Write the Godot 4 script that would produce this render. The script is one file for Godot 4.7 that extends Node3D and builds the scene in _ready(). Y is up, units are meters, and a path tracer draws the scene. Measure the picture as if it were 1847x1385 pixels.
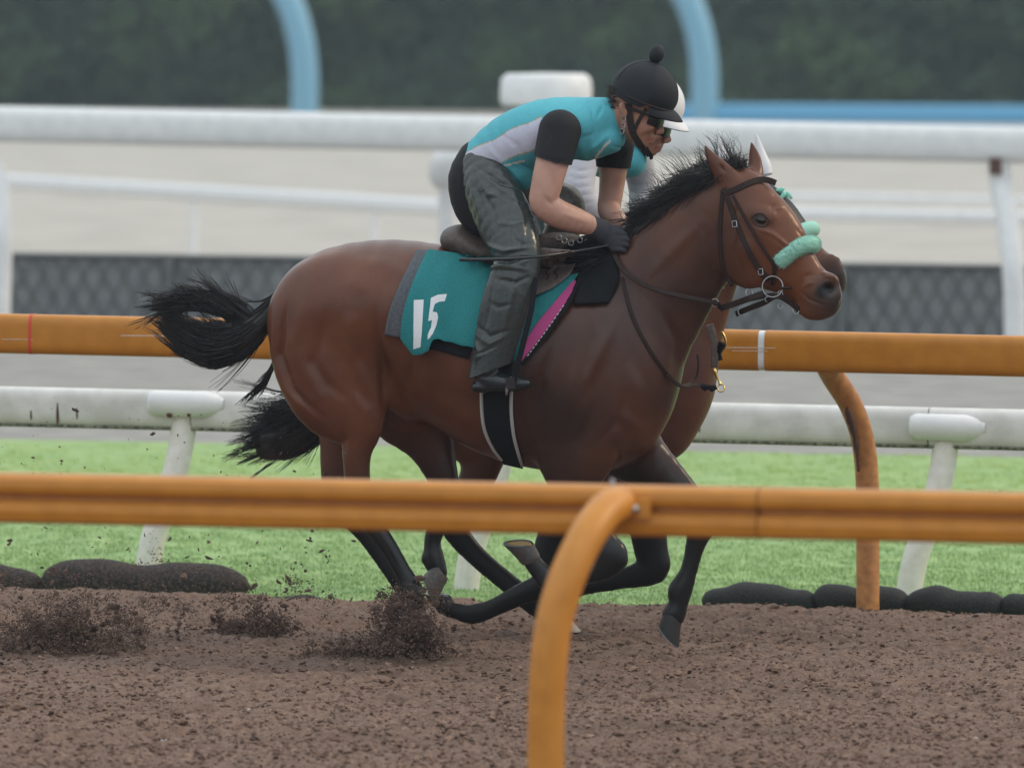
extends Node3D
# Two racehorses at exercise on a training track. x runs along the track, z across it towards the photographer, y up, metres.

const YAW := 0.2443            # the photographer stands a little ahead of the horses
const DIST := 30.0
const EYE := 2.5
const FPX := 13800.0           # focal length in photograph pixels
const PITCH := 0.04703
const CXP := 923.5
const CYP := 692.5
const FALL := 0.004            # the course falls gently along the track

var cam_pos: Vector3
var cam_f: Vector3
var cam_r: Vector3
var cam_u: Vector3
var M := {}
var taken := {}
var warp := Transform3D.IDENTITY     # turns a second body's head about its poll

func P(px: float, py: float, z: float) -> Vector3:      # the point of the upright plane at depth z that a photograph pixel shows
	var d := cam_f + cam_r * ((px - CXP) / FPX) - cam_u * ((py - CYP) / FPX)
	return cam_pos + d * ((z - cam_pos.z) / d.z)

func G(px: float, py: float) -> Vector3:                # the point of the ground that a photograph pixel shows
	var d := cam_f + cam_r * ((px - CXP) / FPX) - cam_u * ((py - CYP) / FPX)
	var t := -(cam_pos.y + FALL * cam_pos.x) / (d.y + FALL * d.x)
	return cam_pos + d * t

func gy(x: float) -> float:
	return -FALL * x

func mpp(z: float) -> float:                            # metres per photograph pixel at depth z
	return (DIST - z / cos(YAW)) / FPX

# ---------------------------------------------------------------- nodes
func numbered(s: String) -> String:
	if not taken.has(s):
		taken[s] = 0
		return s
	taken[s] += 1
	return "%s_%03d" % [s, taken[s]]

func tag(o: Node, label: String, category := "", group := "", kind := "") -> Node:
	if label: o.set_meta("label", label)
	if category: o.set_meta("category", category)
	if group: o.set_meta("group", group)
	if kind: o.set_meta("kind", kind)
	return o

func thing(called: String, label: String, category: String, at := Vector3.ZERO, group := "") -> Node3D:
	var o := Node3D.new()
	o.name = numbered(called)
	add_child(o)
	o.position = at
	tag(o, label, category, group)
	return o

func put(mesh: Mesh, mat: Material, called: String, parent: Node = null) -> MeshInstance3D:
	var o := MeshInstance3D.new()
	o.mesh = mesh
	o.name = called if parent else numbered(called)
	o.material_override = mat
	if parent:
		parent.add_child(o, true)
		var p := Vector3.ZERO
		var q := parent
		while q != self:
			p += (q as Node3D).position
			q = q.get_parent()
		o.position = -p
	else:
		add_child(o)
	return o

func std(col: Color, rough := 0.8, spec := 0.5) -> StandardMaterial3D:      # col is a linear base colour
	var m := StandardMaterial3D.new()
	m.albedo_color = col.linear_to_srgb()
	m.roughness = rough
	m.metallic_specular = spec
	return m

func vcol(rough := 0.8, spec := 0.5) -> StandardMaterial3D:
	var m := StandardMaterial3D.new()
	m.vertex_color_use_as_albedo = true
	m.roughness = rough
	m.metallic_specular = spec
	return m

func noise(freq: float, sd: int, oct := 4) -> FastNoiseLite:
	var n := FastNoiseLite.new()
	n.seed = sd
	n.frequency = freq
	n.fractal_octaves = oct
	return n

func noise_tex(freq: float, sd: int, c0: Color, c1: Color, normal := 0.0, size := 512, oct := 5) -> NoiseTexture2D:
	var t := NoiseTexture2D.new()
	t.width = size
	t.height = size
	t.seamless = true
	t.noise = noise(freq, sd, oct)
	if normal > 0.0:
		t.as_normal_map = true
		t.bump_strength = normal
	else:
		var g := Gradient.new()
		g.set_color(0, c0.linear_to_srgb())
		g.set_color(1, c1.linear_to_srgb())
		g.set_offset(0, 0.25)
		g.set_offset(1, 0.75)
		t.color_ramp = g
	return t

func rough_mat(c0: Color, c1: Color, freq: float, scale: float, rough: float, sd: int, bump := 0.0, spec := 0.5) -> StandardMaterial3D:
	var m := StandardMaterial3D.new()
	m.albedo_texture = noise_tex(freq, sd, c0, c1)
	m.roughness = rough
	m.metallic_specular = spec
	m.uv1_triplanar = true
	m.uv1_world_triplanar = true
	m.uv1_scale = Vector3.ONE * scale
	if bump > 0.0:
		m.normal_enabled = true
		m.normal_texture = noise_tex(freq * 1.7, sd + 5, Color.BLACK, Color.WHITE, 6.0)
		m.normal_scale = bump
	return m

# ---------------------------------------------------------------- mesh collector
class MB:
	var v := PackedVector3Array()
	var c := PackedColorArray()
	var u := PackedVector2Array()
	var ix := PackedInt32Array()
	var col := Color.WHITE
	func p(a: Vector3, uv := Vector2.ZERO) -> int:
		v.append(a)
		c.append(col)
		u.append(uv)
		return v.size() - 1
	func tri(a: int, b: int, d: int) -> void:
		ix.append(a)
		ix.append(b)
		ix.append(d)
	func quad(a: int, b: int, d: int, e: int) -> void:
		tri(a, b, d)
		tri(a, d, e)
	func flat(pts: Array) -> void:                      # a flat polygon of its own
		var s := v.size()
		for a in pts: p(a)
		for i in range(1, pts.size() - 1): tri(s, s + i, s + i + 1)
	func box(x: Transform3D, size: Vector3) -> void:
		var h := size * 0.5
		for f in [[0, 1, 2], [1, 2, 0], [2, 0, 1]]:
			for s in [-1.0, 1.0]:
				var q := []
				for k in [[-1, -1], [1, -1], [1, 1], [-1, 1]]:
					var a := Vector3.ZERO
					a[f[0]] = s * h[f[0]]
					a[f[1]] = k[0] * h[f[1]]
					a[f[2]] = k[1] * h[f[2]]
					q.append(x * a)
				if s > 0: q.reverse()
				flat(q)
	func tube(pts: PackedVector3Array, rad: PackedFloat32Array, sides := 8, caps := true, flatten := 1.0) -> void:
		var base := v.size()
		var n := pts.size()
		var up := Vector3(0.13, 0.31, 0.94)
		for i in n:
			var t := (pts[mini(i + 1, n - 1)] - pts[maxi(i - 1, 0)]).normalized()
			var a := (up - t * up.dot(t)).normalized()
			up = a
			var b := t.cross(a)
			var r := rad[mini(i, rad.size() - 1)]
			for k in sides:
				var w := TAU * k / sides
				p(pts[i] + (a * cos(w) * flatten + b * sin(w)) * r, Vector2(float(k) / sides, float(i) / (n - 1)))
		for i in n - 1:
			for k in sides:
				var k2 := (k + 1) % sides
				quad(base + i * sides + k, base + (i + 1) * sides + k, base + (i + 1) * sides + k2, base + i * sides + k2)
		if caps:
			for e in 2:
				var i := 0 if e == 0 else n - 1
				var m := p(pts[i])
				for k in sides:
					var k2 := (k + 1) % sides
					if e == 0: tri(m, base + k, base + k2)
					else: tri(m, base + i * sides + k2, base + i * sides + k)
	func strap(pts: PackedVector3Array, w: float, t: float, nrm: Vector3, edge := 0.25) -> void:   # a flat band whose face looks along nrm
		var base := v.size()
		var n := pts.size()
		var prof := [[-0.5, -0.5], [-0.5, 0.5 - edge], [-0.5 + edge * t / w, 0.5], [0.5 - edge * t / w, 0.5], [0.5, 0.5 - edge], [0.5, -0.5]]
		var m := prof.size()
		for i in n:
			var d := (pts[mini(i + 1, n - 1)] - pts[maxi(i - 1, 0)]).normalized()
			var s := d.cross(nrm).normalized()
			var o := s.cross(d)
			for q in prof: p(pts[i] + s * q[0] * w + o * q[1] * t)
		for i in n - 1:
			for k in m:
				var k2 := (k + 1) % m
				quad(base + i * m + k, base + i * m + k2, base + (i + 1) * m + k2, base + (i + 1) * m + k)
		for k in range(1, m - 1):
			tri(base, base + k + 1, base + k)
			tri(base + (n - 1) * m, base + (n - 1) * m + k, base + (n - 1) * m + k + 1)
	func sweep(prof: PackedVector2Array, a: Vector3, b: Vector3, y := Vector3.UP) -> void:          # closed profile (across, up) drawn out from a to b, hard edges kept
		var d := (b - a).normalized()
		var s := d.cross(y).normalized()
		y = s.cross(d)
		var n := prof.size()
		for k in n:
			var q0 := prof[k]
			var q1 := prof[(k + 1) % n]
			flat([a + s * q0.x + y * q0.y, a + s * q1.x + y * q1.y, b + s * q1.x + y * q1.y, b + s * q0.x + y * q0.y])
		var e0 := []
		var e1 := []
		for q in prof:
			e0.append(a + s * q.x + y * q.y)
			e1.append(b + s * q.x + y * q.y)
		e0.reverse()
		flat(e0)
		flat(e1)
	func smooth_sweep(prof: PackedVector2Array, a: Vector3, b: Vector3, y := Vector3.UP) -> void:
		var d := (b - a).normalized()
		var s := d.cross(y).normalized()
		y = s.cross(d)
		var n := prof.size()
		var base := v.size()
		for e in [a, b]:
			for q in prof: p(e + s * q.x + y * q.y)
		for k in n:
			var k2 := (k + 1) % n
			quad(base + k, base + k2, base + n + k2, base + n + k)
		for e in [a, b]:
			var q4 := []
			for q in prof: q4.append(e + s * q.x + y * q.y)
			flat(q4)
	func blob(at: Vector3, r: Vector3, rings := 8, sides := 12, basis := Basis.IDENTITY) -> void:
		var base := v.size()
		for i in rings + 1:
			var a := PI * i / rings
			for k in sides:
				var w := TAU * k / sides
				p(at + basis * (Vector3(sin(a) * cos(w), cos(a), sin(a) * sin(w)) * r))
		for i in rings:
			for k in sides:
				var k2 := (k + 1) % sides
				quad(base + i * sides + k, base + i * sides + k2, base + (i + 1) * sides + k2, base + (i + 1) * sides + k)
	func lathe(prof: PackedVector2Array, at: Vector3, basis := Basis.IDENTITY, sides := 20) -> void:   # profile (radius, height)
		var base := v.size()
		for q in prof:
			for k in sides:
				var w := TAU * k / sides
				p(at + basis * Vector3(q.x * cos(w), q.y, q.x * sin(w)))
		for i in prof.size() - 1:
			for k in sides:
				var k2 := (k + 1) % sides
				quad(base + i * sides + k, base + i * sides + k2, base + (i + 1) * sides + k2, base + (i + 1) * sides + k)
	func done(colors := false) -> ArrayMesh:
		var n := PackedVector3Array()
		n.resize(v.size())
		for i in range(0, ix.size(), 3):
			var a := ix[i]
			var b := ix[i + 1]
			var d := ix[i + 2]
			var f := (v[d] - v[a]).cross(v[b] - v[a])
			n[a] += f
			n[b] += f
			n[d] += f
		for i in n.size(): n[i] = n[i].normalized() if n[i].length_squared() > 1e-20 else Vector3.UP
		var arr := []
		arr.resize(Mesh.ARRAY_MAX)
		arr[Mesh.ARRAY_VERTEX] = v
		arr[Mesh.ARRAY_NORMAL] = n
		arr[Mesh.ARRAY_TEX_UV] = u
		if colors: arr[Mesh.ARRAY_COLOR] = c
		arr[Mesh.ARRAY_INDEX] = ix
		var m := ArrayMesh.new()
		m.add_surface_from_arrays(Mesh.PRIMITIVE_TRIANGLES, arr)
		return m

func curve(pts: Array, n := 6) -> PackedVector3Array:                 # Catmull-Rom through the points
	var o := PackedVector3Array()
	for i in pts.size() - 1:
		var a: Vector3 = pts[maxi(i - 1, 0)]
		var b: Vector3 = pts[i]
		var c: Vector3 = pts[i + 1]
		var d: Vector3 = pts[mini(i + 2, pts.size() - 1)]
		for k in n: o.append(b.cubic_interpolate(c, a, d, float(k) / n))
	o.append(pts[-1])
	return o

# ---------------------------------------------------------------- bodies: tapered limbs joined smoothly, meshed as surface nets
# a chain is [k, [px, py, radius px, half width m, z m], ...]
func chain(k: float, rows: Array, shift := Vector3.ZERO, sub := 3) -> Dictionary:
	var pts := []
	for q in rows:
		var m := mpp(q[4])
		pts.append([warp * P(q[0], q[1], q[4]) + shift, q[2] * m, q[3]])
	return chain3(k, pts, sub)

func chain3(k: float, pts: Array, sub := 3) -> Dictionary:
	var o := []
	for i in pts.size() - 1:
		var a = pts[maxi(i - 1, 0)]
		var b = pts[i]
		var c = pts[i + 1]
		var d = pts[mini(i + 2, pts.size() - 1)]
		for j in sub:
			var t := float(j) / sub
			o.append([(b[0] as Vector3).cubic_interpolate(c[0], a[0], d[0], t), maxf(0.003, cubic_interpolate(b[1], c[1], a[1], d[1], t)), maxf(0.003, cubic_interpolate(b[2], c[2], a[2], d[2], t))])
	o.append(pts[-1])
	return {"k": k, "p": o}

class Body:
	var chains: Array
	var cell := 0.01
	var strokes := []        # [points (Vector2 world x y), sigma, amount, z lo, z hi]
	var color = null
	var smooth := 2
	var v := PackedVector3Array()
	var n := PackedVector3Array()
	var c := PackedColorArray()
	var ix := PackedInt32Array()
	var cut_p := Vector3.ZERO   # cut off flat beyond this point, along cut_n
	var cut_n := Vector3.ZERO

	func run() -> void:
		var S := PackedFloat32Array()       # 13 numbers a segment
		var lo := Vector3.INF
		var hi := -Vector3.INF
		var kmax := 0.0
		var ci := 0
		for ch in chains:
			kmax = maxf(kmax, ch.k)
			var q = ch.p
			for i in q.size() - 1:
				var a: Vector3 = q[i][0]
				var d: Vector3 = q[i + 1][0] - a
				S.append_array(PackedFloat32Array([a.x, a.y, a.z, d.x, d.y, d.z, 1.0 / maxf(d.length_squared(), 1e-9), q[i][1], q[i + 1][1] - q[i][1], q[i][2], q[i + 1][2] - q[i][2], ci, ch.k]))
			for e in q:
				var r := Vector3.ONE * maxf(e[1], e[2])
				lo = lo.min(e[0] - r)
				hi = hi.max(e[0] + r)
			ci += 1
		var pad := Vector3.ONE * (kmax * 2.0 + cell * 3.0)
		lo -= pad
		hi += pad
		var nb := Vector3i(((hi - lo) / (cell * 8.0)).ceil())
		var nx := nb.x * 8 + 1
		var ny := nb.y * 8 + 1
		var nz := nb.z * 8 + 1
		var sy := nx
		var sz := nx * ny
		var F := PackedFloat32Array()
		F.resize(nx * ny * nz)
		var ID := PackedInt32Array()
		ID.resize(nx * ny * nz)
		ID.fill(-1)
		var near := []
		var half := cell * 8.0 * 0.87
		var ns := S.size() / 13
		for bz in nb.z:
			for by in nb.y:
				for bx in nb.x:
					var m := lo + Vector3(bx + 0.5, by + 0.5, bz + 0.5) * cell * 8.0
					var list := PackedInt32Array()
					var inside := false
					for s in ns:
						var o := s * 13
						var dx := m.x - S[o]
						var dy := m.y - S[o + 1]
						var dz := m.z - S[o + 2]
						var t := clampf((dx * S[o + 3] + dy * S[o + 4] + dz * S[o + 5]) * S[o + 6], 0.0, 1.0)
						dx -= t * S[o + 3]
						dy -= t * S[o + 4]
						dz -= t * S[o + 5]
						var r := S[o + 7] + t * S[o + 8]
						var w := S[o + 9] + t * S[o + 10]
						var q2 := dx * dx + dy * dy
						var z2 := dz * dz
						var far := sqrt(q2 + z2)
						if far > maxf(r, w) + half + 3.5 * S[o + 12]: continue
						var ir := 1.0 / r
						var iw := 1.0 / w
						var k0 := sqrt(q2 * ir * ir + z2 * iw * iw)
						var dd := k0 * (k0 - 1.0) / maxf(1e-6, sqrt(q2 * ir * ir * ir * ir + z2 * iw * iw * iw * iw)) if k0 > 0.02 else -minf(r, w)
						if dd > half * 1.3 + 3.0 * S[o + 12]: continue
						if far < minf(r, w) - half * 1.1 or (dd < -half * 1.6 and k0 > 0.3):
							inside = true
							break
						list.append(o)
					if inside or list.is_empty(): continue
					for sub in 8:
						var ox := bx * 8 + (sub & 1) * 4
						var oy := by * 8 + ((sub >> 1) & 1) * 4
						var oz := bz * 8 + (sub >> 2) * 4
						var m2 := lo + Vector3(ox + 2, oy + 2, oz + 2) * cell
						var l2 := PackedInt32Array()
						var deep := false
						var closest := 1e9
						for o in list:
							var dx := m2.x - S[o]
							var dy := m2.y - S[o + 1]
							var dz := m2.z - S[o + 2]
							var t := clampf((dx * S[o + 3] + dy * S[o + 4] + dz * S[o + 5]) * S[o + 6], 0.0, 1.0)
							dx -= t * S[o + 3]
							dy -= t * S[o + 4]
							dz -= t * S[o + 5]
							var r := S[o + 7] + t * S[o + 8]
							var w := S[o + 9] + t * S[o + 10]
							var q2 := dx * dx + dy * dy
							var z2 := dz * dz
							var ir := 1.0 / r
							var iw := 1.0 / w
							var k0 := sqrt(q2 * ir * ir + z2 * iw * iw)
							var dd := k0 * (k0 - 1.0) / maxf(1e-6, sqrt(q2 * ir * ir * ir * ir + z2 * iw * iw * iw * iw)) if k0 > 0.02 else -minf(r, w)
							if dd > half * 0.65 + 2.6 * S[o + 12]: continue
							closest = minf(closest, dd - 1.1 * S[o + 12])
							if dd < -half * 0.8 - 0.004 and (k0 > 0.3 or sqrt(q2 + z2) < minf(r, w) - half * 0.6):
								deep = true
								break
							l2.append(o)
						if deep or closest > half * 0.62: continue
						near.append(Vector3i(ox, oy, oz))
						var cnt := l2.size()
						for k in 5:
							var pz := lo.z + (oz + k) * cell
							for j in 5:
								var py := lo.y + (oy + j) * cell
								var row := (oz + k) * sz + (oy + j) * sy + ox
								for i in 5:
									if F[row + i] != 0.0: continue
									var px := lo.x + (ox + i) * cell
									var sum := 0.0
									var cur := -1.0
									var best := 1e9
									var kk := 1.0
									for l in cnt:
										var o := l2[l]
										if S[o + 11] != cur:
											if best < 1e8: sum += exp(-best / kk)
											cur = S[o + 11]
											kk = S[o + 12]
											best = 1e9
										var dx := px - S[o]
										var dy := py - S[o + 1]
										var dz := pz - S[o + 2]
										var t := clampf((dx * S[o + 3] + dy * S[o + 4] + dz * S[o + 5]) * S[o + 6], 0.0, 1.0)
										dx -= t * S[o + 3]
										dy -= t * S[o + 4]
										dz -= t * S[o + 5]
										var r := 1.0 / (S[o + 7] + t * S[o + 8])
										var w := 1.0 / (S[o + 9] + t * S[o + 10])
										var q2 := (dx * dx + dy * dy) * r * r
										var z2 := dz * dz * w * w
										var k0 := sqrt(q2 + z2)
										var d := k0 * (k0 - 1.0) / maxf(1e-6, sqrt(q2 * r * r + z2 * w * w)) if k0 > 1e-4 else -0.5 / maxf(r, w)
										if d < best: best = d
									sum += exp(clampf(-best / kk, -40.0, 40.0))
									F[row + i] = -0.02 * log(maxf(sum, 1e-18)) + 1e-9
		# vertices
		var cells := PackedInt32Array()
		var rim := PackedInt32Array()
		for b: Vector3i in near:
			for k in 4:
				for j in 4:
					var row := (b.z + k) * sz + (b.y + j) * sy + b.x
					for i in 4:
						var a := row + i
						var f0 := F[a]
						var f1 := F[a + 1]
						var f2 := F[a + sy]
						var f3 := F[a + sy + 1]
						var f4 := F[a + sz]
						var f5 := F[a + sz + 1]
						var f6 := F[a + sz + sy]
						var f7 := F[a + sz + sy + 1]
						var neg := int(f0 < 0.0) + int(f1 < 0.0) + int(f2 < 0.0) + int(f3 < 0.0) + int(f4 < 0.0) + int(f5 < 0.0) + int(f6 < 0.0) + int(f7 < 0.0)
						if neg == 0 or neg == 8: continue
						var acc := Vector3.ZERO
						var m := 0
						for e in [[f0, f1, 0, 0, 0, 0], [f2, f3, 0, 0, 1, 0], [f4, f5, 0, 0, 0, 1], [f6, f7, 0, 0, 1, 1], [f0, f2, 1, 0, 0, 0], [f1, f3, 1, 1, 0, 0], [f4, f6, 1, 0, 0, 1], [f5, f7, 1, 1, 0, 1], [f0, f4, 2, 0, 0, 0], [f1, f5, 2, 1, 0, 0], [f2, f6, 2, 0, 1, 0], [f3, f7, 2, 1, 1, 0]]:
							if (e[0] < 0.0) == (e[1] < 0.0): continue
							var q := Vector3(e[3], e[4], e[5])
							q[e[2]] = e[0] / (e[0] - e[1])
							acc += q
							m += 1
						var at := lo + (Vector3(b.x + i, b.y + j, b.z + k) + acc / m) * cell
						if cut_n != Vector3.ZERO:
							var sd := (at - cut_p).dot(cut_n)
							if sd > cell * 1.9: continue
							if sd > -0.2 * cell:
								at -= cut_n * sd
								rim.append(v.size())
						ID[a] = v.size()
						v.append(at)
						cells.append(a)
		# faces
		for a in cells:
			var f0 := F[a] < 0.0
			for e in [[1, sy, sz], [sy, sz, 1], [sz, 1, sy]]:
				if f0 == (F[a + e[0]] < 0.0): continue
				var v0 := ID[a]
				var v1 := ID[a - e[1]]
				var v2 := ID[a - e[1] - e[2]]
				var v3 := ID[a - e[2]]
				if v1 < 0 or v2 < 0 or v3 < 0: continue
				if f0: ix.append_array(PackedInt32Array([v0, v2, v1, v0, v3, v2]))
				else: ix.append_array(PackedInt32Array([v0, v1, v2, v0, v2, v3]))
		for it in smooth:
			var acc := PackedVector3Array()
			acc.resize(v.size())
			var num := PackedInt32Array()
			num.resize(v.size())
			for i in range(0, ix.size(), 3):
				var s := v[ix[i]] + v[ix[i + 1]] + v[ix[i + 2]]
				for k in 3:
					acc[ix[i + k]] += s - v[ix[i + k]]
					num[ix[i + k]] += 2
			for i in v.size():
				if num[i] > 0: v[i] = v[i].lerp(acc[i] / num[i], 0.5 if it % 2 == 0 else -0.3)
		for i in rim: v[i] -= cut_n * (v[i] - cut_p).dot(cut_n)
		normals()
		if strokes:
			for i in v.size():
				var a := v[i]
				var d := 0.0
				for s in strokes:
					if a.z < s[3] or a.z > s[4]: continue
					var b := Vector2(a.x, a.y)
					var bb: Rect2 = s[5]
					if not bb.has_point(b): continue
					var best := 1e9
					var q: PackedVector2Array = s[0]
					var at := 0.5
					for j in q.size() - 1:
						var h := Geometry2D.get_closest_point_to_segment(b, q[j], q[j + 1])
						var e := b.distance_squared_to(h)
						if e < best:
							best = e
							at = (j + q[j].distance_to(h) / maxf(1e-6, q[j].distance_to(q[j + 1]))) / (q.size() - 1)
					if q.size() == 1: best = b.distance_squared_to(q[0])
					else: best *= 1.0 + 1.5 * absf(at * 2.0 - 1.0)
					d += s[2] * exp(-best / (s[1] * s[1])) * (1.0 if q.size() == 1 else 0.12 + 0.88 * sin(PI * at))
				v[i] = a + n[i] * d
			normals()
		if color != null:
			c.resize(v.size())
			for i in v.size(): c[i] = color.call(v[i], n[i])

	func normals() -> void:
		n = PackedVector3Array()
		n.resize(v.size())
		for i in range(0, ix.size(), 3):
			var a := ix[i]
			var b := ix[i + 1]
			var d := ix[i + 2]
			var f := (v[d] - v[a]).cross(v[b] - v[a])
			n[a] += f
			n[b] += f
			n[d] += f
		for i in n.size(): n[i] = n[i].normalized() if n[i].length_squared() > 1e-24 else Vector3.UP

	func mesh() -> ArrayMesh:
		var arr := []
		arr.resize(Mesh.ARRAY_MAX)
		arr[Mesh.ARRAY_VERTEX] = v
		arr[Mesh.ARRAY_NORMAL] = n
		if c.size(): arr[Mesh.ARRAY_COLOR] = c
		arr[Mesh.ARRAY_INDEX] = ix
		var m := ArrayMesh.new()
		m.add_surface_from_arrays(Mesh.PRIMITIVE_TRIANGLES, arr)
		return m

	func join(o: Body) -> void:
		var at := v.size()
		v.append_array(o.v)
		n.append_array(o.n)
		c.append_array(o.c)
		for i in o.ix: ix.append(i + at)

	var near_z := {}
	func map_near() -> void:                            # how far out towards the photographer the surface lies, on a 1 cm grid
		for i in range(0, ix.size(), 3):
			var q := (v[ix[i]] + v[ix[i + 1]] + v[ix[i + 2]]) / 3.0
			var key := Vector2i(floori(q.x * 100.0), floori(q.y * 100.0))
			if q.z > near_z.get(key, -1e9): near_z[key] = q.z
	func z_at(x: float, y: float, or_else: float) -> float:
		var best := -1e9
		var key := Vector2i(floori(x * 100.0), floori(y * 100.0))
		for dx in range(-1, 2):
			for dy in range(-1, 2): best = maxf(best, near_z.get(key + Vector2i(dx, dy), -1e9))
		if best < -1e8: return or_else
		var sum := 0.0
		var num := 0.0
		for dx in range(-2, 3):
			for dy in range(-2, 3):
				var q: float = near_z.get(key + Vector2i(dx, dy), -1e9)
				if q < best - 0.06: continue
				var u := (key.x + dx + 0.5) - x * 100.0
				var w := (key.y + dy + 0.5) - y * 100.0
				var k := exp(-(u * u + w * w) * 0.55)
				sum += q * k
				num += k
		return sum / num if num > 0.0 else or_else

func body(chains: Array, cell: float, color = null, strokes := []) -> Body:
	var b := Body.new()
	b.chains = chains
	b.cell = cell
	b.color = color
	b.strokes = strokes
	return b

func stroke(px: Array, sigma: float, amount: float, z: float, zlo: float, zhi: float, shift := Vector3.ZERO) -> Array:   # a groove (amount < 0) or ridge along photograph pixels
	var q := PackedVector2Array()
	for i in range(0, px.size(), 2):
		var a := P(px[i], px[i + 1], z) + shift
		q.append(Vector2(a.x, a.y))
	var bb := Rect2(q[0], Vector2.ZERO)
	for a in q: bb = bb.expand(a)
	return [q, sigma, amount, zlo, zhi, bb.grow(sigma * 2.6)]

func run_all(bodies: Array) -> void:
	var th := []
	for b in bodies:
		var t := Thread.new()
		t.start(b.run)
		th.append(t)
	for t in th: t.wait_to_finish()

# ---------------------------------------------------------------- the place
func make_camera() -> void:
	cam_pos = Vector3(DIST * sin(YAW), EYE, DIST * cos(YAW))
	var flat := Vector3(-sin(YAW), 0, -cos(YAW))
	cam_f = (flat * cos(PITCH) + Vector3.DOWN * sin(PITCH)).normalized()
	cam_r = flat.cross(Vector3.UP).normalized()
	cam_u = cam_r.cross(cam_f)
	var cam := Camera3D.new()
	cam.name = "camera"
	add_child(cam)
	cam.transform = Transform3D(Basis(cam_r, cam_u, -cam_f), cam_pos)
	cam.keep_aspect = Camera3D.KEEP_HEIGHT
	cam.near = 0.5
	cam.far = 1500.0
	var at := CameraAttributesPhysical.new()
	at.frustum_focal_length = 12.0 / (CYP / FPX)
	at.frustum_focus_distance = 30.0
	at.exposure_aperture = 3.4
	at.frustum_near = 0.5
	at.frustum_far = 1500.0
	cam.attributes = at
	cam.current = true

func make_light() -> void:
	var we := WorldEnvironment.new()
	we.name = "world_environment"
	var e := Environment.new()
	e.background_mode = Environment.BG_SKY
	var sky := Sky.new()
	var sm := ProceduralSkyMaterial.new()
	sm.sky_top_color = Color(0.95, 0.98, 1.0)
	sm.sky_horizon_color = Color(0.60, 0.63, 0.66)
	sm.sky_curve = 0.25
	sm.ground_bottom_color = Color(0.45, 0.43, 0.40)
	sm.ground_horizon_color = Color(0.62, 0.61, 0.58)
	sm.sky_energy_multiplier = 1.16
	sm.sun_angle_max = 20.0
	sky.sky_material = sm
	e.sky = sky
	e.tonemap_mode = Environment.TONE_MAPPER_LINEAR
	e.tonemap_exposure = 1.0
	e.sdfgi_enabled = true
	e.ssao_enabled = true
	e.ssil_enabled = true
	e.fog_enabled = true
	e.fog_density = 0.0005
	e.fog_light_color = Color(0.84, 0.90, 0.97)
	we.environment = e
	add_child(we)
	var sun := DirectionalLight3D.new()
	sun.name = "sun"
	sun.light_energy = 0.40
	sun.light_color = Color(1.0, 0.90, 0.76)
	sun.light_angular_distance = 14.0
	sun.shadow_enabled = true
	add_child(sun)
	sun.look_at_from_position(Vector3.ZERO, -Vector3(0.80, 0.62, -0.30))

func post(parent: Node, mat: Material, pts: Array, r: float, called := "post") -> MeshInstance3D:
	var b := MB.new()
	b.tube(curve(pts, 6), PackedFloat32Array([r]), 18)
	return put(b.done(), mat, called, parent)

func oval(hz: float, hy: float, n := 20, power := 1.0) -> PackedVector2Array:
	var o := PackedVector2Array()
	for i in n:
		var w := TAU * i / n
		var c := cos(w)
		var s := sin(w)
		o.append(Vector2(hz * signf(c) * pow(absf(c), power), hy * signf(s) * pow(absf(s), power)))
	return o

func beam(parent: Node, mat: Material, prof: PackedVector2Array, a: Vector3, b: Vector3, called: String, soft := true) -> MeshInstance3D:
	var m := MB.new()
	if soft: m.smooth_sweep(prof, a, b)
	else: m.sweep(prof, a, b)
	return put(m.done(), mat, called, parent)

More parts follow.
